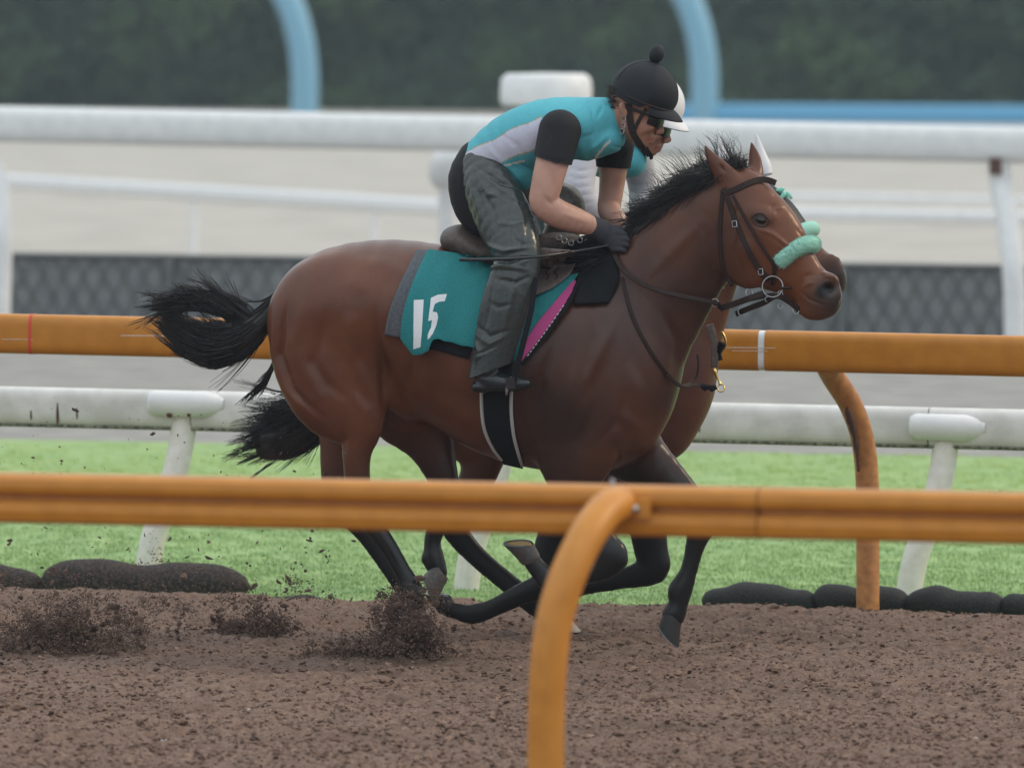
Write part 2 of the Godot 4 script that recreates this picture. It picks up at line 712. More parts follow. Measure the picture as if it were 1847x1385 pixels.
func make_materials() -> void:
	M.orange = rough_mat(Color(0.47, 0.180, 0.014), Color(0.54, 0.215, 0.020), 0.012, 1.2, 0.42, 3)
	M.orange_post = rough_mat(Color(0.50, 0.195, 0.020), Color(0.58, 0.24, 0.032), 0.012, 1.5, 0.45, 4)
	M.orange_worn = rough_mat(Color(0.36, 0.15, 0.05), Color(0.56, 0.25, 0.08), 0.02, 1.6, 0.55, 9)
	M.white = rough_mat(Color(0.70, 0.71, 0.72), Color(0.77, 0.78, 0.78), 0.012, 0.9, 0.45, 14)
	M.white_dirty = rough_mat(Color(0.58, 0.58, 0.55), Color(0.72, 0.72, 0.70), 0.010, 1.1, 0.5, 15)
	M.cream = rough_mat(Color(0.66, 0.63, 0.56), Color(0.76, 0.74, 0.70), 0.02, 1.5, 0.5, 16)
	M.moss = rough_mat(Color(0.05, 0.055, 0.035), Color(0.34, 0.34, 0.27), 0.03, 2.0, 0.9, 17)
	M.stain = std(Color(0.09, 0.035, 0.03), 0.8)
	M.blue = std(Color(0.12, 0.37, 0.60), 0.5)
	M.blue_pale = std(Color(0.19, 0.40, 0.54), 0.5)
	M.red = std(Color(0.62, 0.06, 0.03), 0.5)
	M.metal = std(Color(0.45, 0.46, 0.48), 0.35)
	M.metal.metallic = 0.8
	M.rust = std(Color(0.10, 0.05, 0.035), 0.8)
	M.bag = rough_mat(Color(0.007, 0.008, 0.009), Color(0.020, 0.020, 0.020), 0.03, 3.0, 0.75, 21, 0.8)
	M.bag_dirty = rough_mat(Color(0.010, 0.010, 0.010), Color(0.085, 0.058, 0.046), 0.03, 3.0, 0.85, 22, 0.8)
	M.sand = rough_mat(Color(0.37, 0.35, 0.315), Color(0.44, 0.42, 0.38), 0.01, 0.12, 0.95, 31)
	M.sand2 = rough_mat(Color(0.22, 0.213, 0.20), Color(0.29, 0.28, 0.262), 0.012, 0.3, 0.95, 32)
	M.dirt = rough_mat(Color(0.135, 0.083, 0.060), Color(0.215, 0.143, 0.108), 0.03, 1.6, 0.95, 33, 1.2)
	M.turf = rough_mat(Color(0.22, 0.35, 0.135), Color(0.28, 0.40, 0.155), 0.012, 0.35, 0.95, 34)
	M.screen = rough_mat(Color(0.17, 0.185, 0.195), Color(0.22, 0.23, 0.235), 0.02, 0.6, 0.9, 35)
	M.wire = std(Color(0.12, 0.13, 0.135), 0.6)

func sheet(called: String, x0: float, x1: float, z0: float, z1: float, y: float, mat: Material) -> MeshInstance3D:
	var b := MB.new()
	b.flat([Vector3(x0, gy(x0) + y, z0), Vector3(x1, gy(x1) + y, z0), Vector3(x1, gy(x1) + y, z1), Vector3(x0, gy(x0) + y, z1)])
	var o := put(b.done(), mat, called)
	tag(o, "", "", "", "structure")
	return o

var edge_z := -2.5
func dirt_y(x: float, z: float) -> float:
	var n: FastNoiseLite = M.n1
	var n2: FastNoiseLite = M.n2
	var h := n.get_noise_2d(x * 0.7, z * 1.2) * 0.030 + n2.get_noise_2d(x * 0.6, z) * 0.026 + n2.get_noise_2d(x * 2.3 + 50.0, z * 3.4) * 0.012
	var e := z - edge_z
	h += 0.035 * exp(-e * e * 1.5)                     # the bank thrown up along the rail
	return gy(x) + h * clampf(e * 3.0 + 0.3, 0.0, 1.0)

func make_ground() -> void:
	M.n1 = noise(1.1, 71, 3)
	M.n2 = noise(6.0, 72, 3)
	edge_z = G(923, 1094).z
	var grass_far := G(923, 806).z
	var sand_far := G(923, 612).z
	sheet("ground", -700, 500, -900, 120, -0.024, M.sand)
	sheet("sand_track", -90, 60, sand_far, grass_far + 1.0, -0.016, M.sand2)
	sheet("turf", -60, 50, grass_far, edge_z + 0.3, -0.008, M.turf)
	# churned dirt track, finer where the photograph looks
	var xs := [-80.0, -40.0, -20.0, -10.0, -6.0]
	var x := -4.2
	while x < 4.2:
		xs.append(x)
		x += 0.024
	xs += [5.0, 8.0, 14.0, 30.0, 60.0]
	var zs := [edge_z]
	var z := edge_z + 0.02
	while z < 6.0:
		zs.append(z)
		z += 0.024
	zs += [8.0, 12.0, 20.0, 40.0, 80.0]
	var b := MB.new()
	var damp: FastNoiseLite = noise(0.5, 74, 3)
	for zz in zs:
		for xx in xs:
			var k := 0.94 + 0.30 * damp.get_noise_2d(xx * 0.7, zz * 1.6)       # damp and dry patches
			b.col = Color(k, k * (1.0 - 0.03 * k), k * (1.0 - 0.05 * k))
			b.p(Vector3(xx, dirt_y(xx, zz) if zz > edge_z else gy(xx) - 0.02, zz))
	var w := xs.size()
	var prints := RandomNumberGenerator.new()
	prints.seed = 404
	for h in 230:                                           # old hoof prints pressed into the track
		var hx := prints.randf_range(-4.0, 4.0)
		var hz := prints.randf_range(edge_z + 0.4, 5.6)
		var deep := prints.randf_range(0.012, 0.030)
		var ci := 5 + int((hx + 4.2) / 0.024)
		var cj := 1 + int((hz - edge_z - 0.02) / 0.024)
		for j in range(maxi(1, cj - 5), mini(zs.size() - 6, cj + 6)):
			for i in range(maxi(5, ci - 6), mini(w - 6, ci + 7)):
				var at := b.v[j * w + i]
				var r := Vector2((at.x - hx) / 0.075, (at.z - hz) / 0.06).length()
				at.y += deep * (-exp(-r * r * 1.6) + 0.45 * exp(-(r - 1.35) * (r - 1.35) * 9.0))
				b.v[j * w + i] = at
	for j in zs.size() - 1:
		for i in w - 1: b.quad(j * w + i, j * w + i + 1, (j + 1) * w + i + 1, (j + 1) * w + i)
	M.dirt.vertex_color_use_as_albedo = true
	tag(put(b.done(true), M.dirt, "dirt_track"), "", "", "", "structure")
	# loose clods and chips on the track
	var rng := RandomNumberGenerator.new()
	rng.seed = 5
	M.clod_mesh = lump(rng)
	M.clod = vcol(0.95)
	var at := []
	var tints := []
	for i in 52000:
		var q := G(rng.randf_range(-120, 1960), 1092.0 + pow(rng.randf(), 0.8) * 330.0)
		q.y = dirt_y(q.x, q.z)
		var s := 0.0024 + 0.0065 * pow(rng.randf(), 3.0)
		if rng.randf() < 0.02: s *= 1.8
		at.append(Transform3D(Basis.from_euler(Vector3(rng.randf() * 0.6, rng.randf() * TAU, rng.randf() * 0.6)).scaled_local(Vector3(s * rng.randf_range(1.0, 2.6), s * rng.randf_range(0.5, 1.0), s * rng.randf_range(0.8, 1.5))), q + Vector3(0, s * 0.2, 0)))
		var t := rng.randf()
		tints.append(Color(0.115, 0.066, 0.046).lerp(Color(0.27, 0.175, 0.13), t * t) * (1.0 if rng.randf() > 0.06 else 0.45))
	tag(scatter("dirt_clods", M.clod_mesh, M.clod, at, tints), "loose brown clods and chips lying on the dirt track", "dirt", "", "stuff")
	# grass blades
	var tuft := MB.new()
	for k in 10:
		var a := rng.randf() * TAU
		var o := Vector3(rng.randf_range(-0.045, 0.045), 0, rng.randf_range(-0.045, 0.045))
		var h := rng.randf_range(0.010, 0.020)
		var l := Vector3(cos(a), 0, sin(a)) * h * rng.randf_range(0.2, 0.6)
		var s := Vector3(-sin(a), 0, cos(a)) * 0.0022
		var i0 := tuft.p(o - s)
		var i1 := tuft.p(o + s)
		var i2 := tuft.p(o + l * 0.4 + Vector3(0, h * 0.7, 0) + s * 0.8)
		var i3 := tuft.p(o + l * 0.4 + Vector3(0, h * 0.7, 0) - s * 0.8)
		var i4 := tuft.p(o + l + Vector3(0, h, 0))
		tuft.quad(i0, i1, i2, i3)
		tuft.tri(i3, i2, i4)
	var ga := []
	var gt := []
	var gn := noise(0.35, 90, 3)
	var strip := G(923, 872).z                          # a paler, yellower mown strip farther off
	for i in 13000:
		var q := G(rng.randf_range(-150, 2000), 800.0 + pow(rng.randf(), 0.75) * 300.0)
		if q.z > edge_z - 0.02 or q.z < grass_far: continue
		var g := gn.get_noise_2d(q.x * 2.0, q.z * 3.0)
		var s := rng.randf_range(0.7, 1.15) * (1.0 + 0.3 * g)
		ga.append(Transform3D(Basis(Vector3.UP, rng.randf() * TAU).scaled(Vector3(1.2, s, 1.2)), Vector3(q.x, gy(q.x) - 0.01, q.z)))
		var t := clampf(rng.randf() * 0.6 + 0.25 + g * 0.6, 0.0, 1.0)
		gt.append(Color(0.26, 0.40, 0.18).lerp(Color(0.33, 0.46, 0.20), t) if q.z > strip + 0.4 * gn.get_noise_2d(q.x * 3.0, 5.0) else Color(0.34, 0.46, 0.15).lerp(Color(0.42, 0.53, 0.18), t))
	tag(scatter("grass", tuft.done(), vcol(0.8), ga, gt), "short green grass on the strip beyond the orange rail", "grass", "", "stuff")

func lump(rng: RandomNumberGenerator) -> ArrayMesh:                 # an angular crumb of earth
	var b := MB.new()
	var q := []
	for i in 4:
		for k in 5:
			var a := PI * (i + 0.5) / 4.0
			var w := TAU * (k + 0.5 * (i % 2)) / 5.0
			q.append(Vector3(sin(a) * cos(w), cos(a), sin(a) * sin(w)) * rng.randf_range(0.6, 1.15))
	for i in 3:
		for k in 5:
			b.flat([q[i * 5 + k], q[i * 5 + (k + 1) % 5], q[(i + 1) * 5 + (k + 1) % 5]])
			b.flat([q[i * 5 + k], q[(i + 1) * 5 + (k + 1) % 5], q[(i + 1) * 5 + k]])
	b.flat([q[0], q[4], q[3], q[2], q[1]])
	b.flat([q[15], q[16], q[17], q[18], q[19]])
	return b.done()

func scatter(called: String, mesh: Mesh, mat: Material, at: Array, tints: Array, parent: Node = null) -> MultiMeshInstance3D:
	var mm := MultiMesh.new()
	mm.transform_format = MultiMesh.TRANSFORM_3D
	mm.use_colors = true
	mm.mesh = mesh
	mm.instance_count = at.size()
	for i in at.size():
		mm.set_instance_transform(i, at[i])
		mm.set_instance_color(i, tints[i])
	var o := MultiMeshInstance3D.new()
	o.multimesh = mm
	o.material_override = mat
	o.name = called if parent else numbered(called)
	if parent: parent.add_child(o, true)
	else: add_child(o)
	return o

func make_rails() -> void:
	var b: MB
	# --- near orange rail with a groove along its face
	var z := (30.0 - 21.5) * cos(YAW)
	var t := thing("orange_rail", "orange grooved guard rail on a gooseneck post, this side of the horses", "guard rail", Vector3(P(985, 1385, z).x, gy(0), z), "orange track rails")
	var prof := PackedVector2Array([Vector2(-0.045, -0.07), Vector2(0.04, -0.07), Vector2(0.052, -0.06), Vector2(0.056, -0.035), Vector2(0.052, -0.010), Vector2(0.020, -0.005), Vector2(0.018, 0.011), Vector2(0.046, 0.018), Vector2(0.050, 0.035), Vector2(0.046, 0.055), Vector2(0.030, 0.068), Vector2(0.0, 0.071), Vector2(-0.045, 0.070)])
	var L := P(-700, 883.0, z)
	var R := P(2600, 950.0, z)
	var J := L.lerp(R, (1418.0 + 700.0) / 3300.0)
	beam(t, M.orange, prof, L, J - Vector3(0.002, 0, 0), "rail_beam", false)
	beam(t, M.orange, prof, J + Vector3(0.002, 0, 0), R, "rail_beam", false)
	var zb := z + 0.36
	for k in [0.0, -2100.0, 2100.0]:
		post(t, M.orange_post, [P(1118 + k, 908 + k * 0.02, z + 0.06), P(1092 + k, 922 + k * 0.02, z + 0.15), P(1058 + k, 968 + k * 0.02, z + 0.25), P(1022 + k, 1045 + k * 0.02, z + 0.32), P(998 + k, 1130 + k * 0.02, zb - 0.01), P(988 + k, 1220 + k * 0.02, zb), P(985 + k, 1310 + k * 0.02, zb), P(985 + k, 1500 + k * 0.02, zb), Vector3(P(985 + k, 1500, zb).x, gy(0) - 0.1, zb)], 0.052)
	b = MB.new()
	b.box(Transform3D(Basis.IDENTITY, P(1148, 918, z + 0.052)), Vector3(0.085, 0.055, 0.03))
	put(b.done(), M.orange_post, "bracket", t)
	b = MB.new()
	b.lathe(PackedVector2Array([Vector2(0, 0.014), Vector2(0.010, 0.014), Vector2(0.012, 0.006), Vector2(0.012, -0.01)]), P(1146, 918, z + 0.075), Basis(Vector3.RIGHT, PI / 2), 8)
	put(b.done(), M.metal, "bolt", t)
	b = MB.new()
	b.lathe(PackedVector2Array([Vector2(0, 0.020), Vector2(0.006, 0.018), Vector2(0.006, -0.01)]), P(1105, 876, z + 0.01), Basis.IDENTITY, 8)
	put(b.done(), M.metal, "bolt", t)
	# --- orange rail along the inside of the dirt track
	z = G(1565, 1116).z
	edge_z = edge_z
	t = thing("orange_rail", "smooth orange guard rail with a white joint band and a red stripe, behind the horses", "guard rail", Vector3(P(1565, 1116, z).x, gy(0), z), "orange track rails")
	L = P(-900, 581.0, z)
	R = P(2800, 664.0, z)
	var at := func(px: float) -> Vector3: return L.lerp(R, (px + 900.0) / 3700.0)
	prof = oval(0.05, 0.0865, 28, 0.55)
	beam(t, M.orange, prof, L, at.call(1429.0), "rail_beam")
	beam(t, M.orange, prof, at.call(1441.0), R, "rail_beam")
	beam(t, M.white, oval(0.048, 0.0845, 28, 0.55), at.call(1429.5), at.call(1440.5), "joint_band")
	beam(t, M.red, oval(0.0512, 0.0878, 28, 0.55), at.call(104.0), at.call(109.5), "red_stripe")
	for s in [[215.0, 300.0, 605.5, 0.003], [0.0, 60.0, 612.0, 0.002], [1290.0, 1400.0, 627.0, 0.0028], [1320.0, 1385.0, 633.0, 0.002]]:      # scrapes down to the pale core
		b = MB.new()
		b.box(Transform3D(Basis.IDENTITY, P((s[0] + s[1]) * 0.5, s[2], z + 0.0502)), Vector3((s[1] - s[0]) * mpp(z), s[3], 0.001))
		put(b.done(), M.cream, "scrape", t)
	zb = z - 0.30
	for k in [0.0, -2300.0]:
		post(t, M.orange_worn, [P(1490 + k, 655 + k * 0.0225, z), P(1505 + k, 682 + k * 0.0225, z - 0.10), P(1535 + k, 730 + k * 0.0225, z - 0.20), P(1556 + k, 790 + k * 0.0225, z - 0.27), P(1565 + k, 870 + k * 0.0225, zb), P(1566 + k, 1000 + k * 0.0225, zb), P(1566 + k, 1125 + k * 0.0225, zb)], 0.050)
	b = MB.new()
	b.tube(curve([P(1528, 735, z - 0.14), P(1543, 790, z - 0.21), P(1549, 850, z - 0.245)], 8), PackedFloat32Array([0.004, 0.012, 0.018, 0.015, 0.02, 0.014, 0.017, 0.012, 0.01, 0.014, 0.012, 0.009, 0.006]), 8)
	put(b.done(), M.rust, "rust_stain", t)
	# --- white rail of the turf course
	z = G(1640, 1078).z - 0.15
	t = thing("white_rail", "low white rail on curved posts standing on the green turf strip", "guard rail", Vector3(P(1640, 1078, z).x, gy(0), z))
	L = P(-900, 711.0, z)
	R = P(2800, 797.0, z)
	var hy := 36.0 * mpp(z)
	prof = oval(0.06, hy, 24, 0.7)
	var cuts := [-900.0, 405.0, 1230.0, 1730.0, 2800.0]
	for i in 4:
		var a: Vector3 = at.call(cuts[i]) if false else L.lerp(R, (cuts[i] + 900.0) / 3700.0)
		var c := L.lerp(R, (cuts[i + 1] + 900.0) / 3700.0)
		beam(t, M.white_dirty, prof, a + Vector3(0.003, 0, 0), c - Vector3(0.003, 0, 0), "rail_beam")
	beam(t, M.moss, oval(0.045, 0.012, 12), L + Vector3(0, -hy + 0.008, 0.004), R + Vector3(0, -hy + 0.008, 0.004), "moss_strip")
	var rng := RandomNumberGenerator.new()
	rng.seed = 12
	for k in [[0.0, 0.0], [578.0, 14.0], [1375.0, 42.0], [-900.0, -22.0], [2200.0, 60.0]]:
		var dx: float = k[0]
		var dy: float = k[1]
		post(t, M.cream, [P(332 + dx, 745 + dy, z), P(328 + dx, 790 + dy, z + 0.02), P(316 + dx, 850 + dy, z + 0.06), P(296 + dx, 910 + dy, z + 0.10), P(276 + dx, 970 + dy, z + 0.13), P(265 + dx, 1030 + dy, z + 0.15), P(262 + dx, 1075 + dy, z + 0.15)], 0.057)
		b = MB.new()                                    # saddle-shaped cap over the joint
		var c0 := P(268 + dx, 727 + dy, z + 0.045)
		var c1 := P(404 + dx, 730 + dy, z + 0.045)
		var pr := PackedVector2Array()
		for i in 13:
			var w := PI * i / 12.0
			pr.append(Vector2(0.045 * sin(w), 0.058 * cos(w)))
		var cap_at := [c0 + Vector3(-0.012, 0, -0.03), c0, c0 + Vector3(0.03, 0, 0.012), c1 - Vector3(0.09, 0, -0.012), c1 - Vector3(0.02, 0, 0.01), c1]
		var cap_s := [0.35, 0.8, 1.0, 1.0, 0.72, 0.5]
		var base := b.v.size()
		for i in 6:
			for q in pr: b.p(cap_at[i] + Vector3(0, q.y * cap_s[i], q.x * cap_s[i]))
		for i in 5:
			for q in 12: b.quad(base + i * 13 + q, base + i * 13 + q + 1, base + (i + 1) * 13 + q + 1, base + (i + 1) * 13 + q)
		put(b.done(), M.white, "joint_cap", t)
		for i in 26:                                     # dirt flung onto the foot of the post
			if dx != 0.0: break
			b = MB.new()
			var py := 1030.0 - 70.0 * pow(rng.randf(), 1.6)
			var px := 280.0 + (1030.0 - py) * 0.28 + rng.randf_range(-19, 17)
			var off := (px - 280.0 - (1030.0 - py) * 0.28) / 22.0
			b.blob(P(px - 12.0, py, z + 0.15) + Vector3(0, 0, 0.057 * sqrt(maxf(0.05, 1.0 - off * off))), Vector3(rng.randf_range(0.002, 0.006), rng.randf_range(0.001, 0.004), 0.002), 4, 6)
			put(b.done(), M.rust, "mud_spot", t)
	for s in [[340, 742, 5, 11], [352, 728, 3, 10], [362, 735, 5, 15], [305, 748, 6, 6], [103, 746, 3, 22], [55, 748, 2, 10], [138, 745, 2, 12], [1262, 772, 2, 8], [1715, 770, 3, 7]]:
		b = MB.new()
		b.blob(P(s[0], s[1], z + (0.086 if s[0] > 200 and s[0] < 400 else 0.058)), Vector3(s[2] * mpp(z), s[3] * mpp(z), 0.004), 6, 8)
		put(b.done(), M.stain, "stain", t)
	# --- tall white rail between the sand tracks
	var base_px := 640.0
	z = G(1830, base_px).z
	t = thing("white_rail", "tall thick white rail with gooseneck posts along the pale sand track", "guard rail", Vector3(P(1830, base_px, z).x, gy(0), z))
	prof = oval(0.10, 33.0 * mpp(z), 24, 0.75)
	beam(t, M.white, prof, P(-900, 205.0, z), P(2800, 281.0, z), "rail_beam")
	post(t, M.white, [P(1800, 270, z), P(1806, 330, z), P(1818, 400, z + 0.1), P(1828, 480, z + 0.2), P(1832, 560, z + 0.2), P(1832, 690, z + 0.2)], 0.085)
	post(t, M.white, [P(-40, 235, z), P(-20, 290, z), P(-4, 340, z + 0.1), P(2, 420, z + 0.2), P(0, 500, z + 0.2), P(-4, 650, z + 0.2)], 0.085)
	b = MB.new()
	b.box(Transform3D(Basis.IDENTITY, P(1797, 300, z + 0.09)), Vector3(0.09, 0.12, 0.04))
	put(b.done(), M.rust, "bracket", t)
	# --- thin white rails farther off
	for s in [["thin white rail slanting across the pale sand behind the dark screen fence", -600.0, 290.0, 850.0, 378.0, 13.0, 90.0, 75.0], ["upper lilac white rail of the pair far behind the horses' heads", 1180.0, 352.0, 2600.0, 378.0, 10.0, 108.0, 108.0], ["lower white rail of the pair far behind the horses' heads", 1180.0, 380.0, 2600.0, 408.0, 12.0, 88.0, 88.0]]:
		var a := P(s[1], s[2], (30.0 - s[6]) * cos(YAW))
		var c := P(s[3], s[4], (30.0 - s[7]) * cos(YAW))
		t = thing("far_rail", s[0], "guard rail", Vector3(a.x, gy(a.x), a.z), "far white rails")
		beam(t, M.white, oval(0.06, s[5] * s[6] / FPX, 16, 0.8), a, c, "rail_beam")
		for i in 5:
			var q := a.lerp(c, (i + 0.5) / 5.0)
			if i == 1 or i == 2: continue
			post(t, M.white, [q, q + Vector3(0, -0.3, 0.02), Vector3(q.x, gy(q.x) - 0.02, q.z + 0.05)], 0.04)
	# --- marker posts
	z = G(985, 622).z
	t = thing("marker_drum", "white round drum on a pole standing behind the rider in turquoise", "marker", P(985, 622, z))
	b = MB.new()
	b.lathe(PackedVector2Array([Vector2(0, 0.13), Vector2(0.30, 0.125), Vector2(0.345, 0.09), Vector2(0.355, 0.0), Vector2(0.355, -0.09), Vector2(0.33, -0.13), Vector2(0, -0.13)]), P(985, 162, z), Basis.IDENTITY, 28)
	put(b.done(), M.white, "drum", t)
	post(t, M.white, [P(985, 180, z), P(985, 400, z), P(985, 625, z)], 0.05, "pole")
	t = thing("marker_post", "white post with a blocky pale head on the sand behind the saddle", "marker", P(808, 625, z))
	b = MB.new()
	b.lathe(PackedVector2Array([Vector2(0, 0.15), Vector2(0.09, 0.14), Vector2(0.14, 0.06), Vector2(0.15, -0.06), Vector2(0.10, -0.14), Vector2(0, -0.15)]), P(806, 305, z), Basis.IDENTITY, 12)
	put(b.done(), M.white, "head", t)
	post(t, M.white, [P(808, 320, z), P(808, 450, z), P(808, 628, z)], 0.075, "pole")
	# --- low dark screen fence
	z = G(923, 606).z
	t = thing("screen_fence", "low dark grey screened wire fence across the sand", "fence", P(305, 606, z))
	L = P(-1500, 440, z)
	R = P(3300, 500, z)
	var h := 156.0 * mpp(z)
	b = MB.new()
	b.box(Transform3D(Basis(Vector3.BACK, (R - L).angle_to(Vector3.RIGHT) * signf(R.y - L.y)), (L + R) * 0.5 + Vector3(0, -h * 0.5, -0.03)), Vector3(L.distance_to(R), h, 0.02))
	put(b.done(), M.screen, "screen", t)
	b = MB.new()
	var n := int(L.distance_to(R) / 0.17)
	for i in n:
		var q := L.lerp(R, float(i) / n)
		b.tube(PackedVector3Array([q, q + Vector3(0.35, -h, 0)]), PackedFloat32Array([0.008]), 4, false)
		b.tube(PackedVector3Array([q, q + Vector3(-0.35, -h, 0.01)]), PackedFloat32Array([0.008]), 4, false)
	tag(put(b.done(), M.wire, "wire_netting", t), "", "", "", "stuff")
	beam(t, M.wire, oval(0.02, 0.02, 10), L, R, "top_rail")
	for i in 12:
		var px := -1315.0 + i * 405.0
		post(t, M.wire, [P(px, 444 + (px + 1500) * 0.0125, z + 0.03), P(px, 530 + (px + 1500) * 0.0125, z + 0.03), P(px, 625 + (px + 1500) * 0.0125, z + 0.03)], 0.032)
	# --- blue barrier before the hedge
	z = (30.0 - 150.0) * cos(YAW)
	t = thing("blue_barrier", "light blue barrier with tall bent posts standing before the hedge", "barrier", P(1270, 262, z))
	beam(t, M.blue, oval(0.12, 17.0 * mpp(z), 16, 0.7), P(1060, 203, z), P(2900, 214, z), "rail_beam")
	var hh := gy(P(1270, 262, z).x)
	for px in [0.0, 722.0]:
		var foot := P(548 + px, 262, z)
		foot.y = hh - 0.05
		post(t, M.blue_pale, [P(488 + px, -60, z), P(522 + px, 5, z), P(541 + px, 65, z), P(549 + px, 130, z), P(549 + px, 200, z), foot], 0.27)

func make_bags() -> void:
	var rng := RandomNumberGenerator.new()
	rng.seed = 44
	var z := G(1565, 1116).z - 0.44                      # behind the feet of the orange posts
	for s in [[-190, 80, 1052, 30, 0, "black sandbag sausage half covered in flung dirt, cut off beside the long dirty one"], [72, 452, 1056, 37, 0, "long black sandbag sausage heaped with brown dirt at the foot of the white post"], [420, 640, 1100, 18, 0, "flat black sandbag sausage almost buried in the dirt behind the hind hooves"],
			[1266, 1482, 1090, 27, 1, "clean black sandbag sausage with a tapered free end lying on the turf edge"], [1468, 1645, 1092, 27, 1, "clean black sandbag sausage behind the foot of the orange post"], [1632, 1818, 1097, 26, 1, "clean black sandbag sausage beside the foot of the white post"], [1806, 1990, 1101, 26, 1, "clean black sandbag sausage next to the one by the white post"]]:
		var m := mpp(z)
		var a := P(s[0], s[2] - 9, z)
		var b := P(s[1], s[2] + (1 if s[4] == 1 else 4), z)
		var pts := PackedVector3Array()
		var rad := PackedFloat32Array()
		var n := 30
		var ph := rng.randf() * TAU
		for i in n + 1:
			var t := float(i) / n
			var e := 2.0 * t - 1.0
			var f := pow(maxf(0.0, 1.0 - pow(absf(e), 4.0)), 0.5)
			pts.append(a.lerp(b, t) + Vector3(0, 0.006 * sin(t * 9.0 + ph), 0.008 * sin(t * 7.0)))
			rad.append(maxf(0.004, (s[3] + 4.0) * m * f * (1.0 + 0.08 * sin(t * 11.0 + ph) + 0.04 * sin(t * 23.0))))
		var mb := MB.new()
		mb.tube(pts, rad, 20, true, 1.15)
		var o := put(mb.done(), M.bag if s[4] == 1 else M.bag_dirty, "sandbag")
		tag(o, s[5], "sandbag", "sandbags along the edge of the dirt track")

func make_hedge() -> void:
	var rng := RandomNumberGenerator.new()
	rng.seed = 61
	var z := (30.0 - 205.0) * cos(YAW)
	var L := P(-900, 235, z)
	var R := P(2800, 235, z)
	var t := thing("hedge", "tall dense dark green hedge beyond the sand track", "hedge", Vector3((L.x + R.x) * 0.5, gy(L.x), z))
	var n := noise(0.16, 62, 3)
	var n2 := noise(0.7, 63, 2)
	var b := MB.new()
	var nx := 150
	var ny := 24
	for j in ny + 1:
		for i in nx + 1:
			var x := lerpf(L.x - 8.0, R.x + 8.0, float(i) / nx)
			var y := -0.3 + 7.5 * j / ny
			var d := n.get_noise_2d(x, y * 1.5) * 1.0 + n2.get_noise_2d(x, y) * 0.35
			b.p(Vector3(x, gy(x) + y, z - 0.6 + d - (pow(float(j) / ny, 6.0) * 2.0)))
	for j in ny:
		for i in nx: b.quad(j * (nx + 1) + i, j * (nx + 1) + i + 1, (j + 1) * (nx + 1) + i + 1, (j + 1) * (nx + 1) + i)
	put(b.done(), std(Color(0.040, 0.078, 0.042), 0.95), "inner_growth", t)
	var leaf := MB.new()
	for k in 9:
		var q := Basis.from_euler(Vector3(rng.randf() * TAU, rng.randf() * TAU, rng.randf() * TAU))
		var o := Vector3(rng.randf_range(-0.25, 0.25), rng.randf_range(-0.25, 0.25), rng.randf_range(-0.2, 0.2))
		leaf.flat([o + q * Vector3(-0.10, 0, 0), o + q * Vector3(0, 0.05, 0.02), o + q * Vector3(0.11, 0, 0), o + q * Vector3(0, -0.05, 0.02)])
	var at := []
	var tint := []
	for i in 15000:
		var x := rng.randf_range(L.x - 8.0, R.x + 8.0)
		var y := rng.randf_range(-0.2, 7.0)
		var d := n.get_noise_2d(x, y * 1.5) * 1.0 + n2.get_noise_2d(x, y) * 0.35
		at.append(Transform3D(Basis.from_euler(Vector3(rng.randf() * TAU, rng.randf() * TAU, 0)).scaled(Vector3.ONE * rng.randf_range(0.8, 1.5)), Vector3(x, gy(x) + y, z - 0.5 + d + rng.randf_range(-0.1, 0.3))))
		var g := clampf(0.5 + n.get_noise_2d(x * 1.7 + 40.0, y * 2.0) * 1.1 + rng.randf_range(-0.2, 0.2), 0.0, 1.0)
		tint.append(Color(0.040, 0.080, 0.042).lerp(Color(0.085, 0.145, 0.06), g))
	var o := scatter("foliage", leaf.done(), vcol(0.8), at, tint, t)
	o.position = -t.position
	o.set_meta("kind", "stuff")

# ---------------------------------------------------------------- horses
var nz_coat: FastNoiseLite
var leg_hi := 0.0
var leg_lo := 0.0
var muzzle := Vector3.ZERO
var eye_at := Vector3.ZERO
var nostril := Vector3.ZERO

func lin(a: Color, b: Color, t: float) -> Color:
	return a.lerp(b, clampf(t, 0.0, 1.0))

